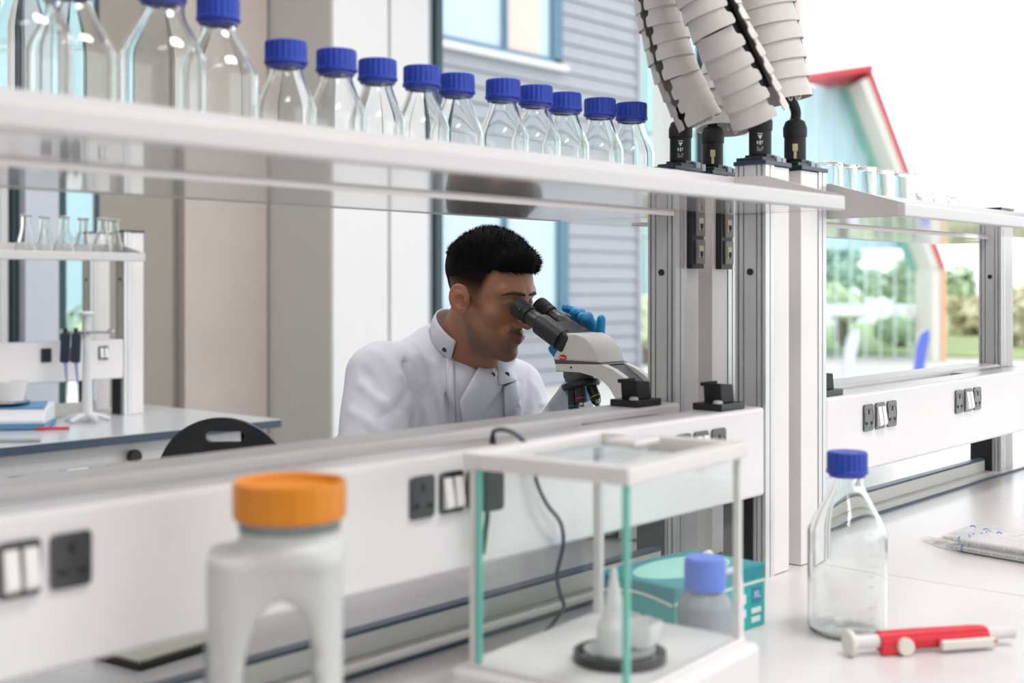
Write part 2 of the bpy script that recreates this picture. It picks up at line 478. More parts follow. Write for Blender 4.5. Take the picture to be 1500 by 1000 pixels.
def slab(name, p, q, th, m, z0=zf, z1=zb, inw=(0, -1)):
    n = Vector((inw[0], inw[1])).normalized() * th
    a = [rel(p[0], p[1], z0), rel(q[0], q[1], z0), rel(q[0] + n.x, q[1] + n.y, z0), rel(p[0] + n.x, p[1] + n.y, z0)]
    q2 = bm_new(); prism(q2, a, DV * (z1 - z0)); return obj(name, q2, m, gb, smooth=False)
q2 = bm_new(); prism(q2, [rel(5.60, 4.0, 24.9), rel(7.12, 4.24, 24.9), rel(7.50, 4.19, 27.4)], (0, 0, 0.12)); obj('roof', q2, M_RED, gb, smooth=False)
slab('fascia', (5.60, 4.14), (7.12, 4.36), 0.13, M_RED, zf - 0.12, zf - 0.02, inw=(0, -1))
slab('raking_frame', top1, kn, 0.16, M_CREAM, inw=(-0.94, -0.34))
slab('upright_frame', kn, ft, 0.18, M_CREAM, inw=(-1, 0))
slab('red_edge', (7.12, 4.24), (8.57, 0.35), 0.09, M_RED, zf - 0.05, zb, inw=(-0.94, -0.34))
slab('red_edge', (8.57, 0.35), (8.57, -1.5), 0.06, mat('orange_edge', (0.85, 0.42, 0.25), 0.5, noise=0.05), zf - 0.05, zb, inw=(-1, 0))
slab('green_edge', (7.00, 4.15), (8.44, 0.36), 0.24, M_GGREEN, zb - 0.12, zb - 0.02, inw=(-0.94, -0.34))
def gtop(g): return max(-1.4, min(4.12, 4.30 - (g - 7.33) / 1.5 * 3.94)) if g < 8.85 else -1.4
gx = 4.9
while gx < 8.7:
    g1 = min(gx + 0.30, 8.84); t0, t1 = gtop(gx), gtop(g1)
    q2 = bm_new(); prism(q2, [rel(gx, -1.5, zb), rel(g1, -1.5, zb), rel(g1, t1, zb), rel(gx, t0, zb)], DV * 0.02); obj('pane', q2, M_GP, gb, smooth=False)
    if t0 > 0.9:
        q2 = bm_new(); prism(q2, [rel(gx, 0.75, zb + 0.03), rel(g1, 0.75, zb + 0.03), rel(g1, max(t1, 0.76), zb + 0.03), rel(gx, t0, zb + 0.03)], DV * 0.02); obj('sky_reflection', q2, mat('reflected_sky_blue', (0.66, 0.76, 0.83), 0.15, noise=0.04, nscale=0.7), gb, smooth=False)  # opaque sky-coloured sheet stands for the reflection on the facade
    q2 = bm_new(); prism(q2, [rel(gx - 0.012, -1.5, zb - 0.05), rel(gx + 0.012, -1.5, zb - 0.05), rel(gx + 0.012, t0, zb - 0.05), rel(gx - 0.012, t0, zb - 0.05)], DV * 0.05); obj('mullion', q2, mat('pale_green_mullion', (0.66, 0.78, 0.76), 0.4, noise=0.04), gb, smooth=False)
    gx += 0.30
for hh in (1.95, -0.62):
    q2 = bm_new(); prism(q2, [rel(4.9, hh, zb - 0.05), rel(8.8 if hh < 0 else 8.1, hh, zb - 0.05), rel(8.8 if hh < 0 else 8.1, hh + (0.2 if hh < 0 else 0.08), zb - 0.05), rel(4.9, hh + (0.2 if hh < 0 else 0.08), zb - 0.05)], DV * 2.5)
    obj('floor_slab', q2, M_SLAB if hh < 0 else mat('pale_transom', (0.6, 0.72, 0.74), 0.4, noise=0.04), gb, smooth=False)
gt = thing('tall_glass_block', 'tall pale cyan glass block with a pink corner post behind the conduits', 'building', (*(DV * 34 + RV * 5).xy, GZ))
for i in range(7):
    u0 = 2.9 + i * 0.70
    for j in range(5):
        z0 = GZ - H + 0.02 + j * 2.8
        q2 = bm_new(); prism(q2, [rel(u0, z0, 34), rel(u0 + 0.66, z0, 34), rel(u0 + 0.66, z0 + 2.7, 34), rel(u0, z0 + 2.7, 34)], DV * 0.03)
        obj('pane', q2, mat('cyan_panel', (0.42, 0.62, 0.66), 0.1, noise=0.06, nscale=0.5) if (i + j) % 3 else mat('teal_panel', (0.33, 0.55, 0.53), 0.1, noise=0.06, nscale=0.5), gt, smooth=False)
q2 = bm_new(); prism(q2, [rel(2.8, -1.5, 34.1), rel(7.8, -1.5, 34.1), rel(7.8, 12.6, 34.1), rel(2.8, 12.6, 34.1)], DV * 6); obj('wall', q2, mat('pale_render', (0.58, 0.61, 0.62), 0.6, noise=0.03), gt, smooth=False)
q2 = bm_new(); prism(q2, [rel(7.65, -1.5, 33.8), rel(7.82, -1.5, 33.8), rel(7.82, 12.6, 33.8), rel(7.65, 12.6, 33.8)], DV * 0.4); obj('corner_post', q2, mat('pink_post', (0.85, 0.5, 0.5), 0.6, noise=0.04), gt, smooth=False)

def tree(u, z, crown_h, rad, cols, label, seed, squat=1.0):
    base = rel(u, -1.5, z)
    t = thing('tree', label, 'tree', base)
    b = bm_new(); tube(b, [base, base + Vector((0.05, 0.03, crown_h * 0.5)), base + Vector((0, 0, crown_h * 1.15))], [0.14, 0.10, 0.05], n=8); obj('trunk', b, mat('bark', (0.16, 0.12, 0.09), 0.9, noise=0.2), t)
    r = np.random.default_rng(seed)
    V = []; F = []
    blobs = [(r.normal(0, rad * 0.45, 3) * (1, 1, 0.6 * squat), rad * r.uniform(0.45, 0.7)) for _ in range(9)]
    for (c, br) in blobs:
        for _ in range(160):
            d = r.normal(size=3); d /= np.linalg.norm(d)
            p = np.array(base) + (0, 0, crown_h) + c + d * br * r.uniform(0.6, 1.0)
            a = r.normal(size=3); a /= np.linalg.norm(a); bb = np.cross(a, d); bb /= np.linalg.norm(bb) + 1e-6
            s = r.uniform(0.10, 0.2); k = len(V)
            V += [p + a * s, p + bb * s * 0.6, p - a * s, p - bb * s * 0.6]; F.append((k, k + 1, k + 2, k + 3))
    mesh_obj('crown', V, F, mat('leaves_' + cols[0], cols[1], 0.8, noise=0.35, nscale=1.5), t)
G1 = ('green', (0.55, 0.66, 0.46)); G2 = ('dark_green', (0.42, 0.58, 0.48)); G3 = ('autumn', (0.86, 0.72, 0.55)); G4 = ('lime', (0.68, 0.76, 0.50))
tree(8.55, 33, 1.95, 0.75, G2, 'blue green round tree behind the glazed building', 1)
tree(7.9, 30, 0.95, 0.5, G4, 'lime green low tree seen through the facade panes', 2)
tree(10.6, 33, 1.5, 0.75, G1, 'mid green tree seen beside the leaning cream frame through glass', 3)
tree(9.3, 30.2, 0.45, 0.42, G1, 'small green shrub tree under the white floor slab', 4, 0.7)
tree(13.6, 37, 1.0, 0.95, G3, 'rust coloured tree beyond the leaning frame', 5)
tree(12.3, 30, 0.9, 0.7, G3, 'smaller russet tree near the post edge outside', 6)
tree(-9.6, 30, 0.9, 1.0, G2, 'blue green tree outside the narrow far window', 7)
tree(-8.0, 26, 0.6, 0.6, G4, 'yellow green low tree outside the narrow far window', 8)
tree(2.55, 24, 0.9, 0.5, G4, 'pale lime tree between boarded building and post', 9)
tree(-12.0, 29.5, 1.0, 0.9, G1, 'green tree outside the window at the frame edge', 10)
cb = thing('cyan_block', 'pale cyan glazed block outside the narrow far windows', 'building', (*(DV * 40 + RV * -14).xy, GZ))
for i in range(9):
    for j in range(4):
        u0 = -18.2 + i * 1.0; z0 = GZ - H + 0.02 + j * 3.0
        q2 = bm_new(); prism(q2, [rel(u0, z0, 40), rel(u0 + 0.95, z0, 40), rel(u0 + 0.95, z0 + 2.9, 40), rel(u0, z0 + 2.9, 40)], DV * 0.03)
        obj('pane', q2, mat('deep_cyan_panel', (0.33, 0.50, 0.54), 0.45, noise=0.06, nscale=0.5), cb, smooth=False)
q2 = bm_new(); prism(q2, [rel(-18.3, -1.5, 40.1), rel(-9.1, -1.5, 40.1), rel(-9.1, 10.7, 40.1), rel(-18.3, 10.7, 40.1)], DV * 6); obj('wall', q2, mat('pale_render', (0.58, 0.61, 0.62), 0.6), cb, smooth=False)

def feather_flag(px, z, col, label):
    base = rel((px - 750) / FP * z, -1.5, z)
    t = thing('feather_flag', label, 'flag', base)
    b = bm_new(); tube(b, [base, base + RV * 0.03 + Vector((0, 0, 0.45)), base + RV * 0.10 + Vector((0, 0, 0.74)), base + RV * 0.24 + Vector((0, 0, 0.86))], 0.012, n=6); obj('pole', b, M_STEEL, t)
    b = bm_new()
    pts = [(0.02, 0.05), (0.17, 0.05), (0.20, 0.4), (0.27, 0.72), (0.25, 0.86), (0.14, 0.80), (0.06, 0.55)]
    prism(b, [base + RV * u + Vector((0, 0, h)) for u, h in pts], DV * 0.01); bn = obj('banner', b, col, t, smooth=False)
    return t
feather_flag(1233, 19, mat('flag_pale', (0.68, 0.70, 0.86), 0.7, noise=0.1, nscale=4), 'pale lilac feather flag outside the glazed building')
feather_flag(1336, 19, mat('flag_blue', (0.10, 0.14, 0.55), 0.7, noise=0.1, nscale=4), 'deep blue feather flag beside the cream upright')
# ================================================================== BENCHES
ZB = H - 0.46            # worktop level
YF0, YF1 = 1.0, 1.055    # near frame of the spine
YR0, YR1 = 1.155, 1.21   # far frame of the spine
M_SPINE = mat('channel_grey', (0.88, 0.85, 0.84), 0.4, noise=0.03)

def profile_poly(x0, x1, y0, y1, side):
    """aluminium post section with two slots on its open flank"""
    d = y1 - y0
    s = [(0.10, 0.16), (0.27, 0.31), (0.70, 0.74), (0.86, 0.92)]
    pts = []
    xi, xo, sg = (x0, x1, 1) if side < 0 else (x1, x0, -1)
    pts.append((xi, y0))
    for (a, c) in s:
        pts += [(xi, y0 + a * d), (xi + sg * 0.006, y0 + a * d), (xi + sg * 0.006, y0 + c * d), (xi, y0 + c * d)]
    pts += [(xi, y1), (xo, y1)]
    m = (xi + xo) / 2
    pts += [(xo, y0), (m + sg * 0.002, y0), (m + sg * 0.002, y0 + 0.004), (m - sg * 0.001, y0 + 0.004), (m - sg * 0.001, y0)]
    return pts
def post(label, x0, x1, y0, y1, side, alw=0.027, ztop=H + 0.19, zb=ZB, group=None, black=True, cap=True, dx=0, dy=0):
    """side -1: aluminium flank faces -X; +1: faces +X"""
    x0 += dx; x1 += dx; y0 += dy; y1 += dy
    t = thing('service_post', label, 'post', ((x0 + x1) / 2, (y0 + y1) / 2, zb), group=group)
    b = bm_new()
    xa, xb = (x0, x0 + alw) if side < 0 else (x1 - alw, x1)
    prism(b, [(x, y, zb) for x, y in profile_poly(xa, xb, y0, y1, side)], (0, 0, ztop - zb))
    obj('profile', b, M_ALU, t, ang=0.3)
    b = bm_new()
    if side < 0: box(b, (xb + 0.0015, y0 + 0.001, zb + 0.001), (x1, y1 - 0.002, ztop - 0.001), 0.0015)
    else: box(b, (x0, y0 + 0.001, zb + 0.001), (xa - 0.0015, y1 - 0.002, ztop - 0.001), 0.0015)
    obj('cover', b, M_COVER, t)
    xf = x0 if side < 0 else x1
    sg = -1 if side < 0 else 1
    b = bm_new(); cyl(b, (xf, (y0 + y1) / 2, H + 0.0215), (xf + sg * 0.002, (y0 + y1) / 2, H + 0.0215), 0.0055, n=16); obj('plug_cap', b, M_BLACK, t)
    if black:
        b = bm_new(); box(b, (min(xf, xf + sg * 0.004), y0 + 0.022, zb + 0.001), (max(xf, xf + sg * 0.004), y1 + 0.02, zb + 0.128), 0.001); obj('end_plate', b, M_BLACKM, t)
    if cap:
        b = bm_new(); box(b, (x0 - 0.003, y0 - 0.002, ztop), (x1 + 0.003, y1 + 0.002, ztop + 0.007), 0.001)
        obj('top_plate', b, mat('cap_plate', (0.02, 0.03, 0.055), 0.3, noise=0.05), t)
    return t
pA = post('far grey aluminium post behind the microscope arm with data sockets', 1.735, 1.806, YR0, YR1, -1)
pB = post('near aluminium post at the end of the socket panel, black tube on top', 1.755, 1.832, YF0, YF1, -1)
pA2 = post('white covered post with data sockets just behind the near post', 1.848, 1.926, YR0, YR1, 1)
pB2 = post('white covered post with steel right edge behind the blue capped bottle', 1.872, 1.958, YF0, YF1, 1)
XC = 3.115
pC = post('single grey post at the far end of the bench bay beside the bright window', XC, XC + 0.085, 1.125, 1.18, -1, ztop=H + 0.185)
post('white post past the frame edge at the end of the second bay', XC + 0.02, XC + 0.1, YF0, YF1, -1)

# data sockets on the two far posts
for par, x0 in ((pA, 1.768), (pA2, 1.858)):
    b = bm_new(); box(b, (x0, YR0 - 0.011, H + 0.028), (x0 + 0.036, YR0, H + 0.16), 0.001); hs = obj('data_socket_housing', b, M_BLACK, par)  # black colour paints the shadowed side of the socket box
    for k, zc in enumerate((0.056, 0.102, 0.146)):
        b = bm_new(); box(b, (x0 + 0.009, YR0 - 0.0145, H + zc - 0.02), (x0 + 0.035, YR0 - 0.0105, H + zc + 0.02), 0.0012); obj('module', b, mat('grey_module', (0.20, 0.20, 0.195), 0.35, noise=0.05), hs)
        b = bm_new(); box(b, (x0 + 0.015, YR0 - 0.0155, H + zc - 0.010), (x0 + 0.028, YR0 - 0.0142, H + zc + 0.010), 0.0006); obj('jack', b, mat('jack_cream', (0.66, 0.58, 0.44), 0.4, noise=0.05), hs)
        b = bm_new(); box(b, (x0 + 0.0175, YR0 - 0.0162, H + zc - 0.007), (x0 + 0.0255, YR0 - 0.0154, H + zc + 0.001)); box(b, (x0 + 0.0195, YR0 - 0.0162, H + zc - 0.010), (x0 + 0.0235, YR0 - 0.0154, H + zc - 0.007)); obj('port', b, M_HOLE, hs)

# ---- trunking panels
def trunking(label, x0, x1, y0, y1, h0, h1, dx=0, dy=0, bev=0.006, m=None):
    t = thing('service_trunking', label, 'trunking', ((x0 + x1) / 2 + dx, (y0 + y1) / 2 + dy, H + h0))
    b = bm_new(); box(b, (x0 + dx, y0 + dy, H + h0), (x1 + dx, y1 + dy, H + h1), bev, 3); obj('front_panel', b, m or M_WHITE, t)
    return t
SW, SH = 0.0385, 0.0475
def rrect(cx, cz, hw, hh, r, y, n=4):
    pts = []
    for (sx, sz, a0) in ((1, 1, 0), (-1, 1, 90), (-1, -1, 180), (1, -1, 270)):
        for k in range(n + 1):
            a = math.radians(a0 + 90 * k / n)
            pts.append((cx + sx * (hw - r) + r * math.cos(a), y, cz + sz * (hh - r) + r * math.sin(a)))
    return pts
def socket(par, x, y, zc, s=1.0):
    b = bm_new(); prism(b, rrect(x, zc, SW / 2 * s, SH / 2 * s, 0.005, y), (0, -0.0035, 0), 0.0008, 1); p = obj('socket', b, M_SOCKET, par)
    yy = y - 0.0035
    b = bm_new(); lathe(b, [(0.0182, 0), (0.0182, 0.0006), (0.0176, 0.0006), (0.0176, 0)], 28, Matrix.Translation((x, yy + 0.0001, zc)) @ Matrix.Rotation(PI / 2, 4, 'X')); obj('socket_ring', b, M_SOCKET, p)
    for (px, pz, ww, hh) in ((0, 0.0105, 0.0022, 0.0045), (-0.0095, -0.0095, 0.0035, 0.0025), (0.0095, -0.0095, 0.0035, 0.0025)):
        b = bm_new(); box(b, (x + px - ww, yy - 0.0006, zc + pz - hh), (x + px + ww, yy + 0.001, zc + pz + hh)); obj('pin_hole', b, M_HOLE, p)
    return p
def switch(par, x, y, zc):
    b = bm_new(); prism(b, rrect(x, zc, SW / 2, SH / 2, 0.005, y), (0, -0.0035, 0), 0.0008, 1); p = obj('switch', b, M_SOCKET, par)
    for sx in (-1, 1):
        b = bm_new(); cx = x + sx * 0.0088; hw = 0.0066
        prism(b, [(cx - hw, y - 0.003, zc + 0.017), (cx - hw, y - 0.006, zc + 0.017), (cx - hw, y - 0.0105, zc - 0.012), (cx - hw, y - 0.009, zc - 0.017), (cx - hw, y - 0.003, zc - 0.017)], (2 * hw, 0, 0), 0.0008, 1)
        obj('rocker', b, M_ROCKER, p)
    return p
ZS = H - 0.19 - 0.0455
tF = trunking('long white socket panel between the shelf and the near bench', 0.15, 1.753, YF0, YF0 + 0.06, -0.329, -0.19)
for x in (0.523, 0.998, 1.5195): pass
socket(tF, 0.477, YF0, ZS); switch(tF, 0.523, YF0, ZS); socket(tF, 0.570, YF0, ZS)
socket(tF, 0.995, YF0, ZS); switch(tF, 1.042, YF0, ZS); socket(tF, 1.096, YF0, ZS)
socket(tF, 1.5195, YF0, ZS); switch(tF, 1.566, YF0, ZS); socket(tF, 1.614, YF0, ZS)
tR = trunking('second white panel running behind the socket panel by the man', 0.15, 1.728, YR0 - 0.015, YR1, -0.30, -0.19, m=M_RAIL)
tF2 = trunking('white socket panel of the bright far bay with two socket groups', 1.960, XC + 0.018, YF0, YF0 + 0.06, -0.329, -0.19)
for x in (2.114, 2.529): socket(tF2, x, YF0, ZS); switch(tF2, x + 0.048, YF0, ZS); socket(tF2, x + 0.097, YF0, ZS)
tR2 = trunking('white rear rail across the bright bay under the outside view', 1.967, XC - 0.002, YR0 - 0.03, YR1, -0.30, -0.192, m=M_RAIL)
for (x0, x1, lab, ytop) in ((0.15, 1.735, 'pinkish white channel floor between the two panels', 1.139), (1.97, XC - 0.01, 'pale channel floor between the bright bay rails', 1.124)):
    b = bm_new(); box(b, (x0, YF0 + 0.061, H - 0.225), (x1, ytop, H - 0.212)); tag(obj('cable_channel', b, M_SPINE), lab, 'channel')
for (x0, x1, n) in ((0.20, 0.335, 1), (0.46, 0.86, 2), (1.02, 1.17, 3), (1.40, 1.50, 4)):
    pass
# lip strips lying along the channel
b = bm_new(); box(b, (0.40, 1.072, H - 0.212), (1.22, 1.100, H - 0.197), 0.002); tag(obj('cable_tray_lid', b, mat('tray_lid', (0.50, 0.45, 0.44), 0.4, noise=0.04)), 'narrow grey pink tray lid lying in the long channel', 'lid')
b = bm_new(); box(b, (1.42, 1.072, H - 0.212), (1.60, 1.105, H - 0.196), 0.002); tag(obj('cable_tray_lid', b, mat('tray_lid', (0.50, 0.45, 0.44), 0.4)), 'short grey tray lid in the channel near the black knobs', 'lid')
b = bm_new(); box(b, (2.75, 1.072, H - 0.212), (XC - 0.03, 1.105, H - 0.193), 0.002); tag(obj('cable_tray_lid', b, mat('tray_lid', (0.50, 0.45, 0.44), 0.4)), 'grey tray lid in the channel of the bright far bay', 'lid')

# black clamp blocks standing on the rails
def clamp(label, x, y, z):
    t = thing('clamp_block', label, 'clamp', (x, y, z))
    b = bm_new(); box(b, (-0.034, -0.026, 0), (0.034, 0.026, 0.011), 0.0015); obj('base', b, M_BLACK, t, local=True)
    b = bm_new(); prism(b, [(-0.017, -0.016, 0.011), (0.020, -0.016, 0.011), (0.016, -0.016, 0.038), (-0.020, -0.016, 0.041)], (0, 0.032, 0), 0.002); obj('block', b, M_BLACKM, t, local=True)
    b = bm_new(); box(b, (-0.022, 0.014, 0.036), (0.019, 0.020, 0.042), 0.001); obj('lip', b, M_BLACKM, t, local=True)
    b = bm_new(); lathe(b, [(0, 0.016), (0.006, 0.015), (0.008, 0.011), (0, 0.011)], 12, Matrix.Translation((-0.022, -0.012, 0))); obj('screw', b, mat('screw_pale', (0.62, 0.63, 0.66), 0.4, noise=0.03), t, local=True)
    return t
pk = onZ(949, 594, -0.19); clamp('black clamp block on the rear rail beside the microscope arm', 1.640, YR0 + 0.012, H - 0.19)
clamp('black clamp block on the near panel in front of the post', 1.672, YF0 + 0.034, H - 0.19)
clamp('black clamp block half hidden by the post at the start of the bright bay', 1.999, YF0 + 0.032, H - 0.19)

# ---- shelves: tray with a back upstand, sloping end plates
def tray(label, x0, x1, yb, yf, dx=0, dy=0, ends=(True, True), thick=0.0205, lip=0.0, dz=0, ext=None):
    """yb: spine side, yf: open side"""
    z0 = H + 0.1136 + dz
    t = thing('bottle_shelf', label, 'shelf', ((x0 + x1) / 2 + dx, (yb + yf) / 2 + dy, z0))
    yb += dy; yf += dy; x0 += dx; x1 += dx
    s = 1 if yf > yb else -1
    b = bm_new(); box(b, (x0 + 0.003, min(yb, yf) + 0.003, z0), (x1 - 0.003, max(yb, yf) - 0.003, z0 + 0.011)); obj('board', b, M_SHELF, t)
    b = bm_new(); box(b, (x0 - 0.001, min(yf, yf - s * 0.016), z0 - 0.001), (x1 + 0.001, max(yf, yf - s * 0.016), z0 + thick), 0.003, 3); obj('front_lip', b, M_LIP, t)
    b = bm_new(); box(b, (x0, min(yb, yb + s * 0.008), z0 + 0.011), (x1, max(yb, yb + s * 0.008), z0 + 0.059)); obj('upstand', b, M_LIP, t)
    if ext: b = bm_new(); box(b, (x1 + 0.0005, yb + 0.065, z0), (ext, yf, z0 + 0.011)); obj('board', b, M_SHELF, t)
    for k, xe in enumerate((x0, x1)):
        if not ends[k]: continue
        xa = xe if k == 0 else xe - 0.008
        pts = [(xa, yb, z0), (xa, yf - s * 0.001, z0), (xa, yf - s * 0.001, z0 + thick), (xa, yb + s * 0.062, z0 + 0.059), (xa, yb, z0 + 0.059)]
        b = bm_new(); prism(b, pts, (0.008, 0, 0)); obj('end_plate', b, mat('end_plate_grey', (0.56, 0.525, 0.52), 0.45, noise=0.03), t, smooth=False)
    return t
tray('long white shelf edge crossing the whole picture under the bottles', 0.15, 1.758, 1.062, 0.867, ends=(True, True))
tray('far side white shelf that carries the blue capped bottles', 0.15, 1.732, 1.150, 1.405, ends=(True, False), ext=1.87)
tray('white shelf with sloping grey end plate in the bright bay', 1.973, XC + 0.017, 1.062, 0.867)
tray('far side white shelf under the row of beakers', 1.960, XC - 0.004, 1.150, 1.405, ends=(True, False), ext=XC + 0.3)

# ---- worktops
def slabtop(name, label, lo, hi, m, edge=None):
    t = thing(name, label, 'worktop', ((lo[0] + hi[0]) / 2, (lo[1] + hi[1]) / 2, lo[2]))
    if edge is None:
        b = bm_new(); box(b, lo, hi, 0.002); obj('top', b, m, t)
    else:
        b = bm_new(); box(b, (lo[0], lo[1], hi[2] - 0.003), hi, 0.0008); obj('top', b, m, t)
        b = bm_new(); box(b, lo, (hi[0], hi[1], hi[2] - 0.0031)); obj('edge', b, edge, t)
    return t
slabtop('worktop', 'white near worktop under the balance and glove box', (-0.6, 0.35, ZB - 0.03), (1.9085, 1.112, ZB), M_TOP)
slabtop('worktop', 'white near worktop under the red pipette and bagged tips', (1.9105, 0.35, ZB - 0.03), (4.2, 1.112, ZB), M_TOP)
slabtop('worktop', 'grey far worktop under the microscope', (0.0, 1.19, ZB - 0.03), (1.909, 1.90, ZB), M_GREYTOP, M_EDGE)
slabtop('worktop', 'pale far worktop seen through the gap of the bright bay', (1.911, 1.19, ZB - 0.03), (4.2, 1.90, ZB), mat('bench_top_reflection', (0.66, 0.66, 0.67), 0.16, noise=0.02), M_EDGE)  # pale colour holds the window reflection on the grey far top
for (x0, x1, lab) in ((0.1, 1.72, 'cream strip ledge with dark edge below the socket panel'), (1.93, 4.2, 'silver strip ledge with dark edge below the bright bay panel')):
    t = thing('service_ledge', lab, 'ledge', ((x0 + x1) / 2, 1.15, ZB))
    b = bm_new(); box(b, (x0, 1.113, ZB - 0.02), (x1, 1.186, ZB + 0.005)); obj('strip', b, mat('ledge_pale', (0.66, 0.65, 0.62), 0.3, noise=0.03), t)
    b = bm_new(); box(b, (x0, 1.1095, ZB - 0.005), (x1, 1.1130, ZB + 0.0055)); obj('edge', b, M_EDGE, t)
for (x0, x1, lab) in ((0.1, 1.70, 'cream upright board with dark top edge in the long bay gap'), (1.96, XC - 0.015, 'white upright board with dark top edge in the bright bay gap')):
    t = thing('bench_upstand', lab, 'upstand', ((x0 + x1) / 2, 1.165, ZB + 0.005))
    b = bm_new(); box(b, (x0, 1.160, ZB + 0.0055), (x1, 1.176, ZB + 0.031)); obj('board', b, mat('upstand_cream', (0.70, 0.69, 0.64), 0.35, noise=0.03), t)
    b = bm_new(); box(b, (x0, 1.159, ZB + 0.031), (x1, 1.177, ZB + 0.0365), 0.001); obj('edge', b, M_EDGE, t)
# underframes so the tops stand on the floor
def underframe(label, xs, y0, y1, ztop):
    t = thing('steel_trestle', label, 'bench frame', ((xs[0] + xs[-1]) / 2, (y0 + y1) / 2, 0))
    for x in xs:
        for y in (y0, y1):
            b = bm_new(); box(b, (x - 0.025, y - 0.025, 0), (x + 0.025, y + 0.025, ztop), 0.003); obj('leg', b, M_WHITE, t)
    b = bm_new()
    for y in (y0, y1): box(b, (xs[0] - 0.02, y - 0.02, ztop - 0.07), (xs[-1] + 0.02, y + 0.02, ztop - 0.001), 0.002)
    obj('rail', b, M_WHITE, t)
    return t
underframe('white steel frame under the near worktops', (-0.4, 1.8, 4.0), 0.45, 1.05, ZB - 0.03)
underframe('white steel frame under the far worktops', (0.1, 1.3, 4.0), 1.27, 1.85, ZB - 0.03)

# black folder with cream sheet lying under the panel on the ledge
t = thing('folder', 'thin black edged folder lying under the panel near the big white jar', 'folder', onZ(232, 955, -0.4595), 0.10)
b = bm_new(); obox(b, (0, 0, 0.004), (0.13, 0.09, 0.008), (0, 0, 0), 0.002); obj('cover', b, M_BLACK, t, local=True)
b = bm_new(); obox(b, (0, 0.0, 0.010), (0.127, 0.087, 0.004), (0, 0, 0), 0.001); obj('sheet', b, mat('cream_sheet', (0.36, 0.36, 0.29), 0.6, noise=0.04), t, local=True)

# ---- connectors on the post tops and the conduits above them
def connector(label, x, y, kind):
    z0 = H + 0.197
    t = thing('cable_connector', label, 'connector', (x, y, z0))
    b = bm_new(); box(b, (-0.034, -0.024, 0), (0.024, 0.024, 0.006), 0.001); box(b, (-0.014, -0.02, 0.006), (0.014, 0.02, 0.012), 0.001); obj('base_plate', b, M_BLACK, t, local=True)
    b = bm_new(); box(b, (0.008, -0.026, -0.004), (0.022, -0.018, 0.010), 0.001); box(b, (0.026, -0.026, -0.004), (0.038, -0.014, 0.008), 0.001); obj('latch', b, mat('latch_grey', (0.33, 0.36, 0.42), 0.35, noise=0.05), t, local=True)
    b = bm_new(); lathe(b, [(0, 0.012), (0.0175, 0.012), (0.018, 0.014), (0.018, 0.050), (0.0192, 0.052), (0.0195, 0.066), (0.016, 0.077), (0.009, 0.081), (0, 0.081)], 32, ripple=lambda i, z, r: (0.0005 if i % 2 else 0) if 0.051 < z < 0.067 else 0); obj('body', b, M_BLACKM, t, local=True)
    a = math.atan2(-y, -x)
    if kind == 'label':
        b = bm_new()
        for (u0, u1, z0_, z1_) in ((-0.004, 0.004, 0.044, 0.0452), (-0.005, 0.005, 0.0225, 0.0233), (-0.0045, 0.0045, 0.0200, 0.0206), (-0.005, 0.003, 0.0175, 0.0181), (-0.005, -0.003, 0.028, 0.033), (-0.001, 0.001, 0.027, 0.033), (0.001, 0.005, 0.0322, 0.033), (0.0027, 0.0035, 0.028, 0.0322)):
            prism(b, [(0.0182 * math.cos(a + u / 0.0182), 0.0182 * math.sin(a + u / 0.0182), z) for u, z in ((u0, z0_), (u1, z0_), (u1, z1_), (u0, z1_))], (0.0003 * math.cos(a), 0.0003 * math.sin(a), 0))
        prism(b, [(0.0182 * math.cos(a + u / 0.0182), 0.0182 * math.sin(a + u / 0.0182), z) for u, z in ((-0.0035, 0.042), (0, 0.0355), (0.0035, 0.042))], (0.0003 * math.cos(a), 0.0003 * math.sin(a), 0))
        obj('printed_mark', b, M_PRINT, t, local=True)
    else:
        b = bm_new(); obox(b, (0.0178 * math.cos(a), 0.0178 * math.sin(a), 0.032), (0.004, 0.009, 0.012), (0, 0, a), 0.001); obox(b, (0.0178 * math.cos(a), 0.0178 * math.sin(a), 0.020), (0.0035, 0.005, 0.014), (0, 0, a), 0.001); obj('brass_catch', b, M_BRASS, t, local=True)
    return t
connector('black cable connector with white print, beside the last bottle', 1.792, 1.183, 'label')
connector('black cable connector with brass catch, second from the bottles', 1.893, 1.183, 'catch')
connector('black cable connector with white print on the near post', 1.790, 1.030, 'label')
connector('black cable connector with brass catch on the white near post', 1.905, 1.030, 'catch')

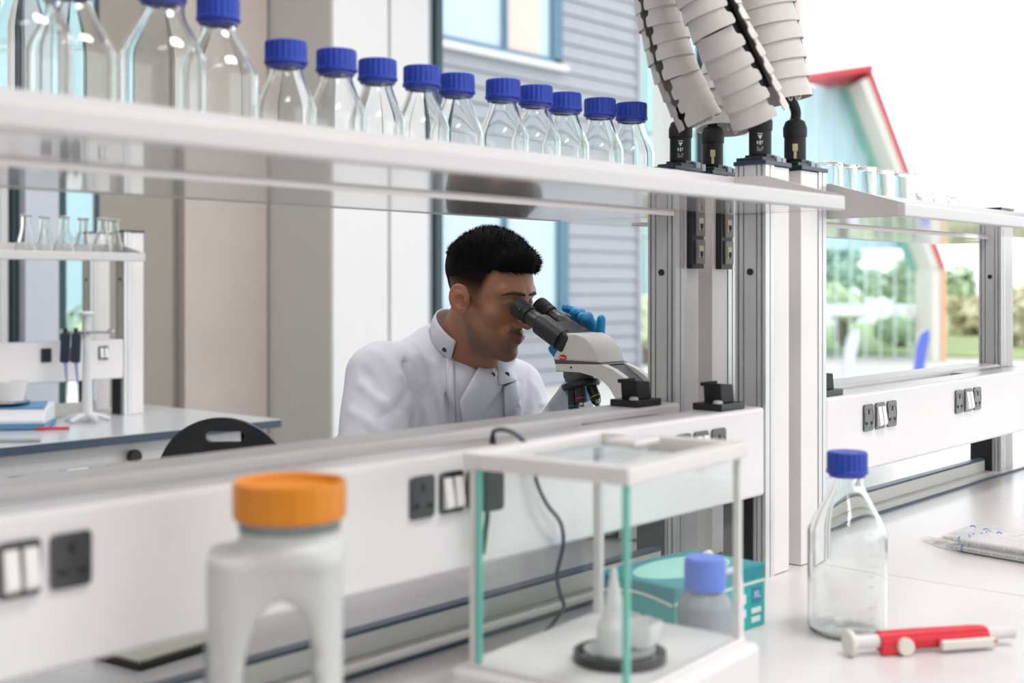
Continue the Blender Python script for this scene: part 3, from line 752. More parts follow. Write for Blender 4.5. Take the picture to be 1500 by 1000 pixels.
def shell_mesh(r, h, span, name):
    """one half band of a cable conduit, flared at the foot, with rounded tabs"""
    rows = [(0.0, 0.885), (0.34, 0.885), (0.44, 0.91), (0.50, 0.975), (0.60, 1.0), (0.90, 1.0), (1.0, 0.965)]
    n = 14; t = 0.0022
    b = bm_new(); go, gi = [], []
    for (q, sp) in rows:
        zz = -q * h * 1.18
        ro = r * (0.94 + 0.085 * q)
        a0 = span * sp / 2
        go.append([b.verts.new((ro * math.cos(a), ro * math.sin(a), zz)) for a in np.linspace(-a0, a0, n)])
        gi.append([b.verts.new(((ro - t) * math.cos(a), (ro - t) * math.sin(a), zz)) for a in np.linspace(-a0, a0, n)])
    R = len(rows)
    for i in range(R - 1):
        for j in range(n - 1):
            b.faces.new((go[i][j], go[i + 1][j], go[i + 1][j + 1], go[i][j + 1])); b.faces.new((gi[i][j], gi[i][j + 1], gi[i + 1][j + 1], gi[i + 1][j]))
    for j in range(n - 1):
        b.faces.new((go[0][j], go[0][j + 1], gi[0][j + 1], gi[0][j])); b.faces.new((go[-1][j + 1], go[-1][j], gi[-1][j], gi[-1][j + 1]))
    for i in range(R - 1):
        b.faces.new((go[i][0], gi[i][0], gi[i + 1][0], go[i + 1][0])); b.faces.new((go[i][-1], go[i + 1][-1], gi[i + 1][-1], gi[i][-1]))
    bmesh.ops.recalc_face_normals(b, faces=b.faces)
    me = bpy.data.meshes.new(name); b.to_mesh(me); b.free(); me.materials.append(M_DUCT); me.shade_smooth(); me.set_sharp_from_angle(angle=0.5)
    return me
def conduit(label, pts, r, seam, step, conn, core=0.5, span=2.95, ccol=None):
    """pts run from the open foot up to the ceiling"""
    path = catmull(pts, 24)
    base = path[0].copy()
    t = thing('cable_conduit', label, 'cable conduit', base)
    d = [0]
    for a, c in zip(path, path[1:]): d.append(d[-1] + (c - a).length)
    def at(s):
        for i in range(len(d) - 1):
            if d[i + 1] >= s:
                q = (s - d[i]) / (d[i + 1] - d[i]); return path[i].lerp(path[i + 1], q), (path[i + 1] - path[i]).normalized()
        return path[-1], (path[-1] - path[-2]).normalized()
    me = shell_mesh(r, step, span, 'conduit_band')
    s = step
    toward = -DV
    while s < d[-1] - 0.01:
        p, tg = at(s)
        x = (toward - tg * toward.dot(tg)).normalized(); y = tg.cross(x)
        R = Matrix((x, y, tg)).transposed().to_4x4()
        for k in (0, 1):
            o = new_obj('conduit_band', me, t)
            o.matrix_local = Matrix.Translation(p - base) @ R @ Matrix.Rotation(seam + PI / 2 + k * PI, 4, 'Z')
        s += step
    # cable inside, down to its connector
    cpts = [Vector(conn)] + [Vector(conn) + Vector((0, 0, 0.02))] + [at(q)[0] for q in (0.03, 0.12, 0.3, 0.6, d[-1] * 0.7, d[-1] - 0.02)]
    b = bm_new(); tube(b, cpts, 0.0085, n=10, sub=6); obj('cable', b, M_BLACKM, t)
    b = bm_new(); cp2 = [at(q)[0] for q in np.linspace(0.035, d[-1] - 0.02, 14)]; tube(b, cp2, r * core, n=12, sub=4); obj('inner_dark_core', b, ccol or M_BLACKM, t)  # dark core fills the seams with painted inner shade
    b = bm_new()
    p, tg = at(0.0)
    x = (toward - tg * toward.dot(tg)).normalized(); y = tg.cross(x)
    for k, (u, v) in enumerate(((0.3, 0.35), (0.25, 0.05), (-0.2, 0.4))):
        q = p + x * r * u + y * r * v
        tube(b, [q + tg * 0.02, q - tg * 0.003 + x * 0.003, q - tg * 0.008 + y * 0.004, q - tg * 0.003 + y * 0.007], 0.0013, n=6, sub=4)
    obj('clip_hook', b, M_DUCT, t)
    return t
ZT = 4.195
def up(px, z): return P(px, HY - (ZT - H) * FP / z, z)
M_INSHADE = mat('inner_shade_grey', (0.16, 0.15, 0.135), 0.7, noise=0.1)  # grey-brown paints the shade seen inside the conduits
conduit('white cable conduit ending in an open curl beside the last bottle', [P(1024, 176, 2.11), P(1003, 132, 2.11), P(984, 88, 2.10), P(971, 40, 2.10), P(962, 0, 2.10), P(955, -90, 2.10), P(965, -400, 2.1), up(1010, 2.1)], 0.039, math.radians(-50), 0.0285, (1.792, 1.183, H + 0.276), 0.45, ccol=M_INSHADE)
conduit('white cable conduit mostly hidden behind the leaning one', [P(1060, 186, 2.22), P(1062, 130, 2.23), P(1070, 70, 2.24), P(1078, 0, 2.24), P(1082, -90, 2.24), P(1075, -400, 2.24), up(1060, 2.24)], 0.046, math.radians(75), 0.030, (1.893, 1.183, H + 0.276), 0.4, ccol=M_INSHADE)
conduit('leaning white cable conduit with a black seam above the near post', [P(1112, 168, 2.02), P(1096, 130, 2.01), P(1073, 80, 2.00), P(1050, 30, 1.99), P(1034, -10, 1.99), P(1008, -90, 1.99), P(985, -400, 2.0), up(1000, 2.0)], 0.047, math.radians(30), 0.030, (1.790, 1.030, H + 0.276), 0.72, span=2.8)
conduit('upright white cable conduit nearest the bright window', [P(1150, 142, 2.09), P(1143, 100, 2.09), P(1134, 50, 2.09), P(1124, 0, 2.09), P(1112, -90, 2.09), P(1090, -400, 2.1), up(1060, 2.1)], 0.0445, math.radians(70), 0.031, (1.905, 1.030, H + 0.276), 0.5)
# ================================================================== GLASSWARE
def bottle_profile(rb, hb, hn, hs, rn=0.0205, wall=0.0022):
    """outer then inner wall; hb shoulder start, hs neck start, hn rim height"""
    out = [(0, 0.003), (rb * 0.55, 0.002), (rb * 0.85, 0.0), (rb * 0.96, 0.0035), (rb, 0.010), (rb, hb * 0.5), (rb, hb - 0.006)]
    n = 9
    for i in range(n + 1):
        t = i / n
        sm = (1 - math.cos(PI * t)) / 2
        q = 0.72 * t + 0.28 * sm
        out.append((rb + (rn - rb) * q, hb + (hs - hb) * t))
    out += [(rn, hn - 0.004), (rn + 0.001, hn - 0.002), (rn, hn)]
    inn = [(max(r - wall, 0), z + (wall * 1.3 if r < rb * 0.97 and z < 0.01 else 0)) for r, z in out if r > 0]
    inn = [(r, z) for r, z in inn][::-1]
    inn[0] = (rn - wall, hn)
    return out + inn + [(0, 0.003 + wall * 1.3)]
def cap_bm(r=0.0265, h=0.029, z=0.0, n=88):
    b = bm_new()
    lathe(b, [(0, z), (r * 0.99, z), (r * 1.035, z + 0.001), (r * 1.035, z + 0.0045), (r, z + 0.0055), (r, z + h - 0.003), (r * 0.97, z + h - 0.0007), (r * 0.93, z + h), (0, z + h)], n,
          ripple=lambda i, zz, rr: (-0.0009 if (i // 2) % 2 else 0) if z + 0.005 < zz < z + h - 0.0005 and rr > r * 0.9 else 0)
    return b
def make_bottle(label, loc, rb, hb, hs, hn, group=None, marks=False):
    t = thing('media_bottle', label, 'bottle', loc, group=group)
    b = bm_new(); lathe(b, bottle_profile(rb, hb, hn, hs), 56); g = obj('body', b, M_GLASS, t, local=True, ang=1.0)
    b = bm_new(); lathe(b, [(0.0207, hn - 0.0275), (0.0238, hn - 0.0275), (0.0242, hn - 0.0245), (0.0207, hn - 0.0245)], 40, closed=True); obj('pour_ring', b, M_RING, t, local=True)
    obj('cap', cap_bm(z=hn - 0.0235), M_CAP, t, local=True, ang=0.35)
    if marks:
        b = bm_new(); a0 = math.atan2(-loc[1], -loc[0]) + 0.62
        for k in range(9):
            wd = 0.010 if k % 2 else 0.006
            z = 0.030 + k * 0.0135
            rr = rb + 0.0002
            q = [(rr * math.cos(a0 + u / rb), rr * math.sin(a0 + u / rb)) for u in (-wd / 2, wd / 2)]
            prism(b, [(*q[0], z), (*q[1], z), (*q[1], z + 0.0008), (*q[0], z + 0.0008)], (0.0001, 0.0001, 0))
        obj('graduation', b, mat('graduation_white', (0.55, 0.53, 0.53), 0.5, noise=0.02), t, local=True)
    return t
ZSH = H + 0.1136 + 0.0112
small = [(925, 1.252), (879, 1.262), (828, 1.268), (785, 1.257), (737, 1.256), (669, 1.275), (618, 1.266), (553, 1.274), (493, 1.262), (419, 1.266)]
ordn = ['last small bottle of the row, next to the first black connector', 'small blue capped bottle, second from the connectors', 'small blue capped bottle, third from the connectors', 'small blue capped bottle, fourth from the connectors', 'small blue capped bottle, fifth from the connectors',
        'small blue capped bottle, sixth from the connectors', 'small blue capped bottle, fifth counted from the big bottles', 'small blue capped bottle just before the dark window frame', 'small blue capped bottle in front of the white pier edge', 'small blue capped bottle right beside the tall ones']
proto = None; xl = 99
GB = 'blue capped bottles on the shelf'
for i, ((px, Y), lab) in enumerate(zip(small, ordn)):
    p = onY(px, 300, Y)
    if proto is None: proto = make_bottle(lab, (p.x, p.y, ZSH), 0.0386, 0.098, 0.146, 0.178, GB)
    else: dup(proto, (p.x, p.y, ZSH), lab, rotz=random.uniform(0, 6), group=GB)
big = [(320, 1.298, 'tall blue capped bottle nearest the small ones'), (238, 1.252, 'tall bottle with cap cut by the top of the picture'), (105, 1.300, 'tall wide bottle with its neck running out of the picture'), (36, 1.245, 'tall bottle near the shelf start, part of its blue cap showing'), (-135, 1.30, 'tall bottle at the start of the shelf past the frame edge')]
protob = None
for (px, Y, lab) in big:
    p = onY(px, 300, Y)
    if protob is None: protob = make_bottle(lab, (p.x, p.y, ZSH), 0.0485, 0.136, 0.192, 0.224, GB)
    else: dup(protob, (p.x, p.y, ZSH), lab, rotz=random.uniform(0, 6), group=GB)

# one litre bottle standing on the near worktop
p = onZ(1241, 926, -0.46)
make_bottle('clear blue capped bottle standing alone on the near worktop', (p.x, p.y, ZB + 0.0005), 0.0515, 0.134, 0.196, 0.234, marks=True)

def make_beaker(label, loc, r, h, group):
    t = thing('beaker', label, 'beaker', loc, group=group)
    w_ = 0.0016
    prof = [(0, 0), (r * 0.9, 0), (r * 0.98, 0.003), (r, 0.008), (r, h - 0.006), (r + 0.003, h - 0.001), (r + 0.0035, h), (r + 0.001, h + 0.0006), (r - w_, h - 0.006), (r - w_, 0.008), (r * 0.9, w_), (0, w_)]
    b = bm_new(); lathe(b, prof, 36, ripple=lambda i, z, rr: 0.006 if (i in (0, 35, 1) and z > h - 0.003) else 0); obj('body', b, M_BEAKER, t, local=True, ang=1.0)
    b = bm_new()
    lathe(b, [(r + 0.0024, h - 0.002), (r + 0.0038, h), (r + 0.0024, h + 0.001), (r + 0.001, h)], 36, closed=True); obj('rim', b, mat('rim_glass', (0.72, 0.75, 0.75), 0.1, noise=0.02), t, local=True)
    return t
GK = 'beakers on the bright bay shelf'
tall = [(1217, 'tall beaker hidden partly by the connector plate'), (1238, 'tall beaker, second after the white post'), (1266, 'tall beaker, third after the white post'), (1293, 'tall beaker against the leaning cream frame outside'), (1324, 'tall spouted beaker, last before the low ones')]
pk = None
for (px, lab) in tall:
    q = onY(px, 300, 1.262 if px != 1324 else 1.258)
    if pk is None: pk = make_beaker(lab, (q.x, q.y, ZSH), 0.0255, 0.138, GK)
    else: dup(pk, (q.x, q.y, ZSH), lab, rotz=random.uniform(0, 6), group=GK)
pk = None
for (px, lab) in ((1352, 'low beaker, first after the tall ones'), (1374, 'low beaker, second after the tall ones'), (1397, 'low beaker, third after the tall ones'), (1420, 'faint low beaker near the black post cap')):
    q = onY(px, 300, 1.262)
    if pk is None: pk = make_beaker(lab, (q.x, q.y, ZSH), 0.0225, 0.098, GK)
    else: dup(pk, (q.x, q.y, ZSH), lab, rotz=random.uniform(0, 6), group=GK)

# ================================================================== FOREGROUND BENCH
# white jug-like jar with an orange cap
M_HDPE = mat('white_hdpe', (0.56, 0.57, 0.555), 0.42, noise=0.03, nscale=20)
M_ORANGE = mat('orange_cap', (0.66, 0.225, 0.004), 0.38, noise=0.05, nscale=30)
pj = P(403, 900, 1.10); jb = Vector((pj.x, pj.y, ZB))
MP = 1.10 / FP
def jl(px, py): return ((px - 403) * MP, H + (HY - py) * MP - ZB)
t = thing('powder_jar', 'white plastic jar with moulded handle and orange screw cap', 'jar', jb, rotz=AZ - PI / 2 + 0.185)
hsh = jl(0, 803)[1]
cxk = jl(424, 0)[0]
def jar_sdf(p):
    x, y, z = p[..., 0], p[..., 1], p[..., 2]
    q = np.stack([np.abs(x) - 0.0575 + 0.026, np.abs(y) - 0.046 + 0.026], -1)
    d2 = np.sqrt((np.maximum(q, 0) ** 2).sum(-1)) + np.minimum(q.max(-1), 0) - 0.026
    dz = np.abs(z - hsh / 2) - hsh / 2
    d = smax(d2, dz, 0.008)
    rr = np.sqrt((x - cxk) ** 2 + y ** 2)
    nk = np.maximum(rr - 0.0435, np.abs(z - hsh - 0.012) - 0.034)
    sh = np.maximum(rr - 0.0475, np.abs(z - hsh - 0.0) - 0.006)
    d = smin(smin(d, sh, 0.012), nk, 0.006)
    hx, hz = jl(411, 985)
    wav = 0.0022 * np.sin(z * 2 * PI / 0.024)
    hole = (np.sqrt(((x - hx) / 0.031) ** 2 + ((z - hz) / 0.070) ** 2) - 1) * 0.031
    hole = smax(hole, x - (hx + 0.0285 + wav), 0.006)
    return smax(d, -hole, 0.010)
v, f = surface_nets(jar_sdf, (-0.066, -0.055, -0.004), (0.066, 0.055, hsh + 0.05), 0.0028)
me = bpy.data.meshes.new('body'); me.from_pydata(v.tolist(), [], f.tolist()); me.materials.append(M_HDPE); me.shade_smooth(); new_obj('body', me, t)
zc0 = jl(0, 757)[1]
b = bm_new(); r_ = 0.0492; h_ = 0.0325
lathe(b, [(0, zc0 + 0.004), (r_ * 0.93, zc0 + 0.002), (r_ * 0.985, zc0), (r_, zc0 + 0.004), (r_, zc0 + h_ - 0.006), (r_ * 0.985, zc0 + h_ - 0.001), (r_ * 0.95, zc0 + h_), (r_ * 0.90, zc0 + h_ - 0.002), (r_ * 0.86, zc0 + h_ - 0.007), (0, zc0 + h_ - 0.008)], 96, Matrix.Translation((cxk, 0, 0)),
      ripple=lambda i, z, r: (-0.0006 if (i // 3) % 2 else 0) if zc0 + 0.002 < z < zc0 + h_ - 0.004 and r > 0.045 else 0)
obj('cap', b, M_ORANGE, t, local=True, ang=0.4)
b = bm_new(); lathe(b, [(0.0436, zc0 - 0.010), (0.0442, zc0 - 0.010), (0.0442, zc0 - 0.001), (0.0436, zc0 - 0.001)], 48, Matrix.Translation((cxk, 0, 0)), closed=True); obj('tamper_shadow_band', b, mat('band_grey_green', (0.20, 0.24, 0.24), 0.4, noise=0.25, nscale=60), t, local=True)  # dark ring colour paints the thread shadow and gap under the cap
b = bm_new(); box(b, (-0.0583, -0.030, 0.02), (-0.0570, 0.02, jl(0, 925)[1])); obj('label', b, mat('label_blue_grey', (0.28, 0.37, 0.40), 0.5, noise=0.05), t, local=True)

# balance with glass draught shield
bx, by = 1.105, 0.82
t = thing('laboratory_balance', 'glass cased laboratory balance with white frame on the near worktop', 'balance', (bx, by, ZB), rotz=math.radians(5))
HX, HYY = 0.125, 0.095
zt = 0.46 - 0.176; zb0 = 0.060
M_BALW = mat('balance_white', (0.74, 0.72, 0.71), 0.35, noise=0.02)
b = bm_new(); box(b, (-HX - 0.016, -HYY - 0.018, 0.008), (HX + 0.014, HYY + 0.018, zb0), 0.008, 3); box(b, (-HX - 0.004, -HYY - 0.004, zb0 - 0.002), (HX + 0.004, HYY + 0.004, zb0 + 0.006), 0.002); obj('base', b, M_BALW, t, local=True)
for sx in (-1, 1):
    for sy in (-1, 1):
        b = bm_new(); cyl(b, (sx * 0.1, sy * 0.08, 0), (sx * 0.1, sy * 0.08, 0.012), 0.012, n=14); obj('foot', b, M_BLACK, t, local=True)
b = bm_new()
fw = 0.016
for (lo, hi) in (((-HX - 0.006, -HYY - 0.006), (HX + 0.006, -HYY + fw)), ((-HX - 0.006, HYY - fw), (HX + 0.006, HYY + 0.006)), ((-HX - 0.006, -HYY + fw), (-HX + fw, HYY - fw)), ((HX - fw, -HYY + fw), (HX + 0.006, HYY - fw))):
    box(b, (lo[0], lo[1], zt - 0.016), (hi[0], hi[1], zt + 0.001), 0.002)
obj('top_frame', b, M_BALW, t, local=True)
for (x, y, w_) in ((-HX + 0.004, HYY - 0.004, 0.005), (HX - 0.004, HYY - 0.004, 0.005), (HX - 0.003, -HYY + 0.003, 0.004)):
    b = bm_new(); box(b, (x - w_, y - w_, zb0), (x + w_, y + w_, zt - 0.015), 0.001); obj('post', b, M_BALW, t, local=True)
def pane(lo, hi): 
    q = bm_new(); box(q, lo, hi); return obj('pane', q, M_BALGLASS, t, local=True, smooth=False)
pane((-HX, -HYY + 0.003, zb0 + 0.006), (-HX + 0.003, HYY - 0.008, zt - 0.015))
pane((-HX + 0.003, -HYY, zb0 + 0.006), (HX - 0.008, -HYY + 0.003, zt - 0.015))
pane((HX - 0.003, -HYY + 0.008, zb0 + 0.006), (HX, HYY - 0.008, zt - 0.015))
pane((-HX + 0.008, HYY - 0.003, zb0 + 0.006), (HX - 0.008, HYY, zt - 0.015))
pane((-HX + 0.012, -HYY + 0.012, zt - 0.008), (HX - 0.012, HYY - 0.012, zt - 0.005))
for (x, y) in ((-HX + 0.0005, -HYY + 0.0005), (-HX - 0.0005, HYY - 0.0115)):
    b = bm_new(); box(b, (x - 0.003, y - 0.003, zb0 + 0.006), (x + 0.003, y + 0.003, zt - 0.015), 0.0005); obj('pane_edge', b, M_BALEDGE, t, local=True)
b = bm_new(); box(b, (0.02, -0.02, zt), (0.075, 0.02, zt + 0.006), 0.002); obj('lid_handle', b, M_BALW, t, local=True)
b = bm_new(); lathe(b, [(0, zb0 + 0.012), (0.036, zb0 + 0.012), (0.037, zb0 + 0.016), (0.038, zb0 + 0.018), (0.034, zb0 + 0.018), (0, zb0 + 0.016)], 40, Matrix.Translation((-0.03, -0.03, 0))); cyl(b, (-0.03, -0.03, zb0 + 0.004), (-0.03, -0.03, zb0 + 0.012), 0.008, n=12); obj('pan', b, M_STEEL, t, local=True)
b = bm_new(); lathe(b, [(0.043, zb0 + 0.006), (0.049, zb0 + 0.006), (0.049, zb0 + 0.016), (0.043, zb0 + 0.016)], 40, Matrix.Translation((-0.03, -0.03, 0)), closed=True); obj('draught_ring', b, M_BLACK, t, local=True)
bw = Matrix.Translation((bx, by, ZB)) @ Matrix.Rotation(math.radians(5), 4, 'Z')
q = bw @ Vector((-0.042, -0.03, zb0 + 0.0175))
t2 = thing('dropper_bottle', 'small white dropper bottle standing on the balance pan', 'bottle', q)
b = bm_new(); lathe(b, [(0, 0), (0.017, 0), (0.018, 0.004), (0.018, 0.028), (0.012, 0.036), (0.010, 0.042), (0.0095, 0.052), (0.004, 0.078), (0.0025, 0.088), (0, 0.088)], 24); obj('body', b, mat('white_ldpe', (0.8, 0.8, 0.79), 0.4, noise=0.02), t2, local=True)
b = bm_new(); lathe(b, [(0.0118, 0.036), (0.0122, 0.0365), (0.0122, 0.046), (0.0105, 0.047)], 24); obj('collar', b, mat('white_ldpe', (0.8, 0.8, 0.79)), t2, local=True)
q = bw @ Vector((-0.006, -0.042, zb0 + 0.0175))
t2 = thing('weighing_boat', 'crumpled white weighing boat on the balance pan', 'tray', q)
b = bm_new(); lathe(b, [(0, 0), (0.014, 0), (0.017, 0.004), (0.0205, 0.026), (0.0195, 0.026), (0.016, 0.005), (0, 0.0016)], 24, ripple=lambda i, z, r: 0.003 * math.sin(i * 1.3) * z / 0.026); obj('tray', b, mat('white_ldpe', (0.8, 0.8, 0.79)), t2, local=True)

# teal glove box
M_TEAL = mat('glove_box_teal', (0.02, 0.44, 0.41), 0.45, noise=0.06, nscale=12)
M_TEALD = mat('glove_box_dark_teal', (0.01, 0.28, 0.33), 0.45, noise=0.06)
M_MINT = mat('glove_box_mint', (0.36, 0.72, 0.64), 0.5, noise=0.05)
M_BWHITE = mat('box_white', (0.82, 0.83, 0.82), 0.5, noise=0.02)
gbx = thing('glove_box', 'teal cardboard glove box lying behind the balance', 'box', (1.424, 0.937, ZB), rotz=math.radians(-4))
L2, W2, HG = 0.1, 0.063, 0.083
b = bm_new(); box(b, (-L2, -W2, 0.0005), (L2, W2, HG), 0.0008); obj('carton', b, M_TEAL, gbx, local=True)
b = bm_new(); box(b, (-L2 + 0.001, -W2 + 0.001, HG), (L2 - 0.001, W2 - 0.001, HG + 0.0006)); obj('top_print', b, M_TEALD, gbx, local=True)
b = bm_new(); pts = [(0.088 * math.cos(a), 0.046 * math.sin(a), HG + 0.0006) for a in np.linspace(0, 2 * PI, 28)[:-1]]; prism(b, pts, (0, 0, 0.0006)); obj('opening_flap', b, M_MINT, gbx, local=True)
for xe in (-L2 - 0.0004, L2 + 0.0004):
    b = bm_new(); box(b, (xe - 0.0003, -W2 + 0.001, HG * 0.78), (xe + 0.0003, W2 - 0.001, HG - 0.001)); obj('dark_band', b, M_TEALD, gbx, local=True)
    b = bm_new()
    for k in range(8):
        y0 = -W2 + 0.002 + k * (2 * W2 - 0.004) / 8; y1 = y0 + (2 * W2 - 0.004) / 8
        za, zz = [HG * 0.70 + 0.008 * math.sin(PI * q_ / 8) for q_ in (k, k + 1)]
        prism(b, [(xe - 0.0004, y0, za), (xe - 0.0004, y1, zz), (xe - 0.0004, y1, zz + 0.004), (xe - 0.0004, y0, za + 0.004)], (0.0008, 0, 0))
    obj('white_swoosh', b, M_BWHITE, gbx, local=True)
b = bm_new(); box(b, (-L2 + 0.001, -W2 - 0.0007, HG * 0.80), (L2 - 0.001, -W2 - 0.0001, HG - 0.001)); obj('dark_band', b, M_TEALD, gbx, local=True)
b = bm_new(); box(b, (-L2 + 0.001, -W2 - 0.0008, HG * 0.72), (L2 - 0.001, -W2 - 0.0001, HG * 0.76)); obj('white_swoosh', b, M_BWHITE, gbx, local=True)
b = bm_new(); box(b, (L2 - 0.030, -W2 - 0.0009, 0.034), (L2 - 0.010, -W2, 0.055)); obj('size_square', b, mat('size_blue', (0.03, 0.22, 0.42), 0.4, noise=0.03), gbx, local=True)
b = bm_new(); box(b, (-L2 - 0.0009, 0.018, 0.030), (-L2, 0.042, 0.048)); obj('size_square', b, mat('size_blue', (0.03, 0.22, 0.42), 0.4), gbx, local=True)
def text(name, s, size, M, m, parent):
    c = bpy.data.curves.new(name, 'FONT'); c.body = s; c.size = size; c.extrude = 0.0002; c.align_x = 'CENTER'; c.align_y = 'CENTER'
    c.materials.append(m); tmp = bpy.data.objects.new(name, c); COL.objects.link(tmp)
    me = bpy.data.meshes.new_from_object(tmp.evaluated_get(bpy.context.evaluated_depsgraph_get())); bpy.data.objects.remove(tmp)
    o = new_obj(name, me, parent); o.matrix_local = M; return o
RFX = Matrix.Rotation(PI / 2, 4, 'X')
text('lettering', 'XL', 0.013, Matrix.Translation((L2 - 0.020, -W2 - 0.0012, 0.0445)) @ RFX, M_BWHITE, gbx)
text('lettering', 'XL', 0.012, Matrix.Translation((-L2 - 0.0012, 0.030, 0.039)) @ Matrix.Rotation(-PI / 2, 4, 'Z') @ RFX, M_BWHITE, gbx)
b = bm_new()
for (x0, x1, z0, z1) in ((L2 - 0.032, L2 - 0.010, 0.020, 0.027), (L2 - 0.032, L2 - 0.012, 0.008, 0.015), (L2 - 0.06, L2 - 0.045, 0.036, 0.048), (L2 - 0.06, L2 - 0.045, 0.018, 0.028)): box(b, (x0, -W2 - 0.0009, z0), (x1, -W2, z1))
obj('printed_mark', b, M_BWHITE, gbx, local=True)
b = bm_new()
for (y0, y1, z0, z1) in ((-0.01, 0.008, 0.036, 0.042), (0.015, 0.044, 0.020, 0.024), (-0.02, 0.006, 0.022, 0.025)): box(b, (-L2 - 0.0009, y0, z0), (-L2, y1, z1))
obj('printed_mark', b, M_BWHITE, gbx, local=True)
b = bm_new(); tube(b, [(0.045, -0.02, HG), (0.055, 0.0, HG + 0.006), (0.075, 0.012, HG + 0.004), (0.088, 0.02, HG)], 0.007, n=8); obj('glove_tip', b, mat('glove_pale', (0.8, 0.72, 0.72), 0.5, noise=0.04), gbx, local=True)

# squeeze bottle with blue cap between balance and glove box
p = onZ(1026, 974, -0.46)
t = thing('squeeze_bottle', 'clear squeeze bottle with bright blue flip cap behind the balance glass', 'bottle', (p.x + 0.004, p.y - 0.004, ZB), rotz=-0.6)
M_SQ = mat('frosted_bottle', (0.31, 0.33, 0.37), 0.25, noise=0.05)
b = bm_new(); lathe(b, [(0, 0), (0.030, 0), (0.0335, 0.004), (0.0335, 0.070), (0.031, 0.080), (0.022, 0.090), (0.019, 0.094), (0, 0.094)], 32); obj('body', b, M_SQ, t, local=True)
b = bm_new(); lathe(b, [(0, 0.093), (0.025, 0.093), (0.0255, 0.098), (0.025, 0.126), (0.023, 0.131), (0, 0.132)], 40, ripple=lambda i, z, r: -0.0006 if i % 2 and 0.097 < z < 0.127 else 0); obj('cap', b, mat('bright_blue_cap', (0.07, 0.18, 0.78), 0.35, noise=0.05), t, local=True)
b = bm_new(); tube(b, [(0.02, 0, 0.110), (0.040, 0, 0.112), (0.046, 0, 0.095), (0.047, 0, 0.03)], 0.004, n=8); obj('spout', b, mat('spout_white', (0.75, 0.76, 0.77), 0.35, noise=0.02), t, local=True)
b = bm_new()
for k in range(9):
    a0 = 1.0 + k * 0.12
    prism(b, [(0.0337 * math.cos(a), 0.0337 * math.sin(a), z) for a, z in ((a0, 0.02), (a0 + 0.12, 0.02), (a0 + 0.12, 0.055), (a0, 0.055))], (0.0002 * math.cos(a0), 0.0002 * math.sin(a0), 0))
obj('label', b, mat('label_pale', (0.7, 0.62, 0.62), 0.5, noise=0.1, nscale=80), t, local=True)

# red pipette controller lying on the bench
M_PRED = mat('pipette_red', (0.66, 0.018, 0.035), 0.36, noise=0.06, nscale=30)
M_IVORY = mat('ivory_plastic', (0.74, 0.71, 0.64), 0.4, noise=0.03)
M_TRANS = mat('milky_plastic', (0.70, 0.66, 0.64), 0.3, noise=0.03)
e0 = onZ(1240, 961, -0.46); e1 = onZ(1484, 944, -0.46)
t = thing('pipette_controller', 'red pipette filler with ivory thumb wheel lying on the worktop', 'pipette filler', (e0.x, e0.y, ZB), rotz=math.atan2(e1.y - e0.y, e1.x - e0.x))
Lp = (e1 - e0).xy.length; sc = Lp / 244.0
rx = lambda px: (px - 1240) * sc
za = 0.0165
RY = Matrix.Rotation(PI / 2, 4, 'Y')
def ax_lathe(b, prof, n=28, z=za, y=0.0): return lathe(b, [(r, x) for x, r in prof], n, Matrix.Translation((0, y, z)) @ RY)
b = bm_new(); ax_lathe(b, [(0, 0), (0, 0.014), (0.002, 0.0165), (0.006, 0.0165), (0.008, 0.014), (0.010, 0.006), (0.010, 0)]); obj('plunger_disc', b, M_IVORY, t, local=True)
b = bm_new(); ax_lathe(b, [(0.009, 0), (0.009, 0.0085), (rx(1290), 0.0092), (rx(1290), 0)]); obj('plunger', b, M_TRANS, t, local=True)
b = bm_new(); ax_lathe(b, [(rx(1284), 0), (rx(1284), 0.0115), (rx(1286), 0.0125), (rx(1330), 0.0128), (rx(1420), 0.0125), (rx(1438), 0.0115), (rx(1444), 0.009), (rx(1444), 0)]); obj('barrel', b, M_PRED, t, local=True)
b = bm_new(); obox(b, ((rx(1284) + rx(1330)) / 2, -0.008, za - 0.009), (rx(1330) - rx(1284), 0.010, 0.013), (0, 0, 0), 0.002); obox(b, ((rx(1362) + rx(1425)) / 2, -0.012, za - 0.001), (rx(1425) - rx(1362), 0.006, 0.006), (0, 0.02, 0), 0.0015); obj('grip', b, M_PRED, t, local=True)
b = bm_new(); lathe(b, [(0, -0.005), (0.010, -0.005), (0.0105, -0.003), (0.0105, 0.003), (0.010, 0.005), (0, 0.005)], 30, Matrix.Translation((rx(1316), -0.014, za - 0.005)) @ Matrix.Rotation(PI / 2, 4, 'X'), ripple=lambda i, z, r: 0.0006 if i % 2 and r > 0.009 else 0); obj('thumb_wheel', b, M_IVORY, t, local=True)
b = bm_new(); obox(b, ((rx(1366) + rx(1446)) / 2, -0.0155, za - 0.006), (rx(1446) - rx(1366), 0.009, 0.0125), (0, 0.0, 0), 0.003, 3); obj('release_lever', b, M_IVORY, t, local=True)
b = bm_new(); lathe(b, [(0, 0), (0.0025, 0), (0.0025, 0.0008), (0, 0.0008)], 14, Matrix.Translation((rx(1444), -0.0205, za - 0.004)) @ Matrix.Rotation(PI / 2, 4, 'X')); obj('orange_dot', b, mat('orange_dot', (0.8, 0.25, 0.1), 0.4, noise=0.03), t, local=True)
b = bm_new(); ax_lathe(b, [(rx(1442), 0), (rx(1442), 0.0095), (rx(1450), 0.0100), (rx(1454), 0.0085), (rx(1476), 0.0075), (rx(1482), 0.0085), (rx(1484), 0.0082), (rx(1484), 0.004), (rx(1470), 0)]); obj('nozzle', b, M_TRANS, t, local=True)

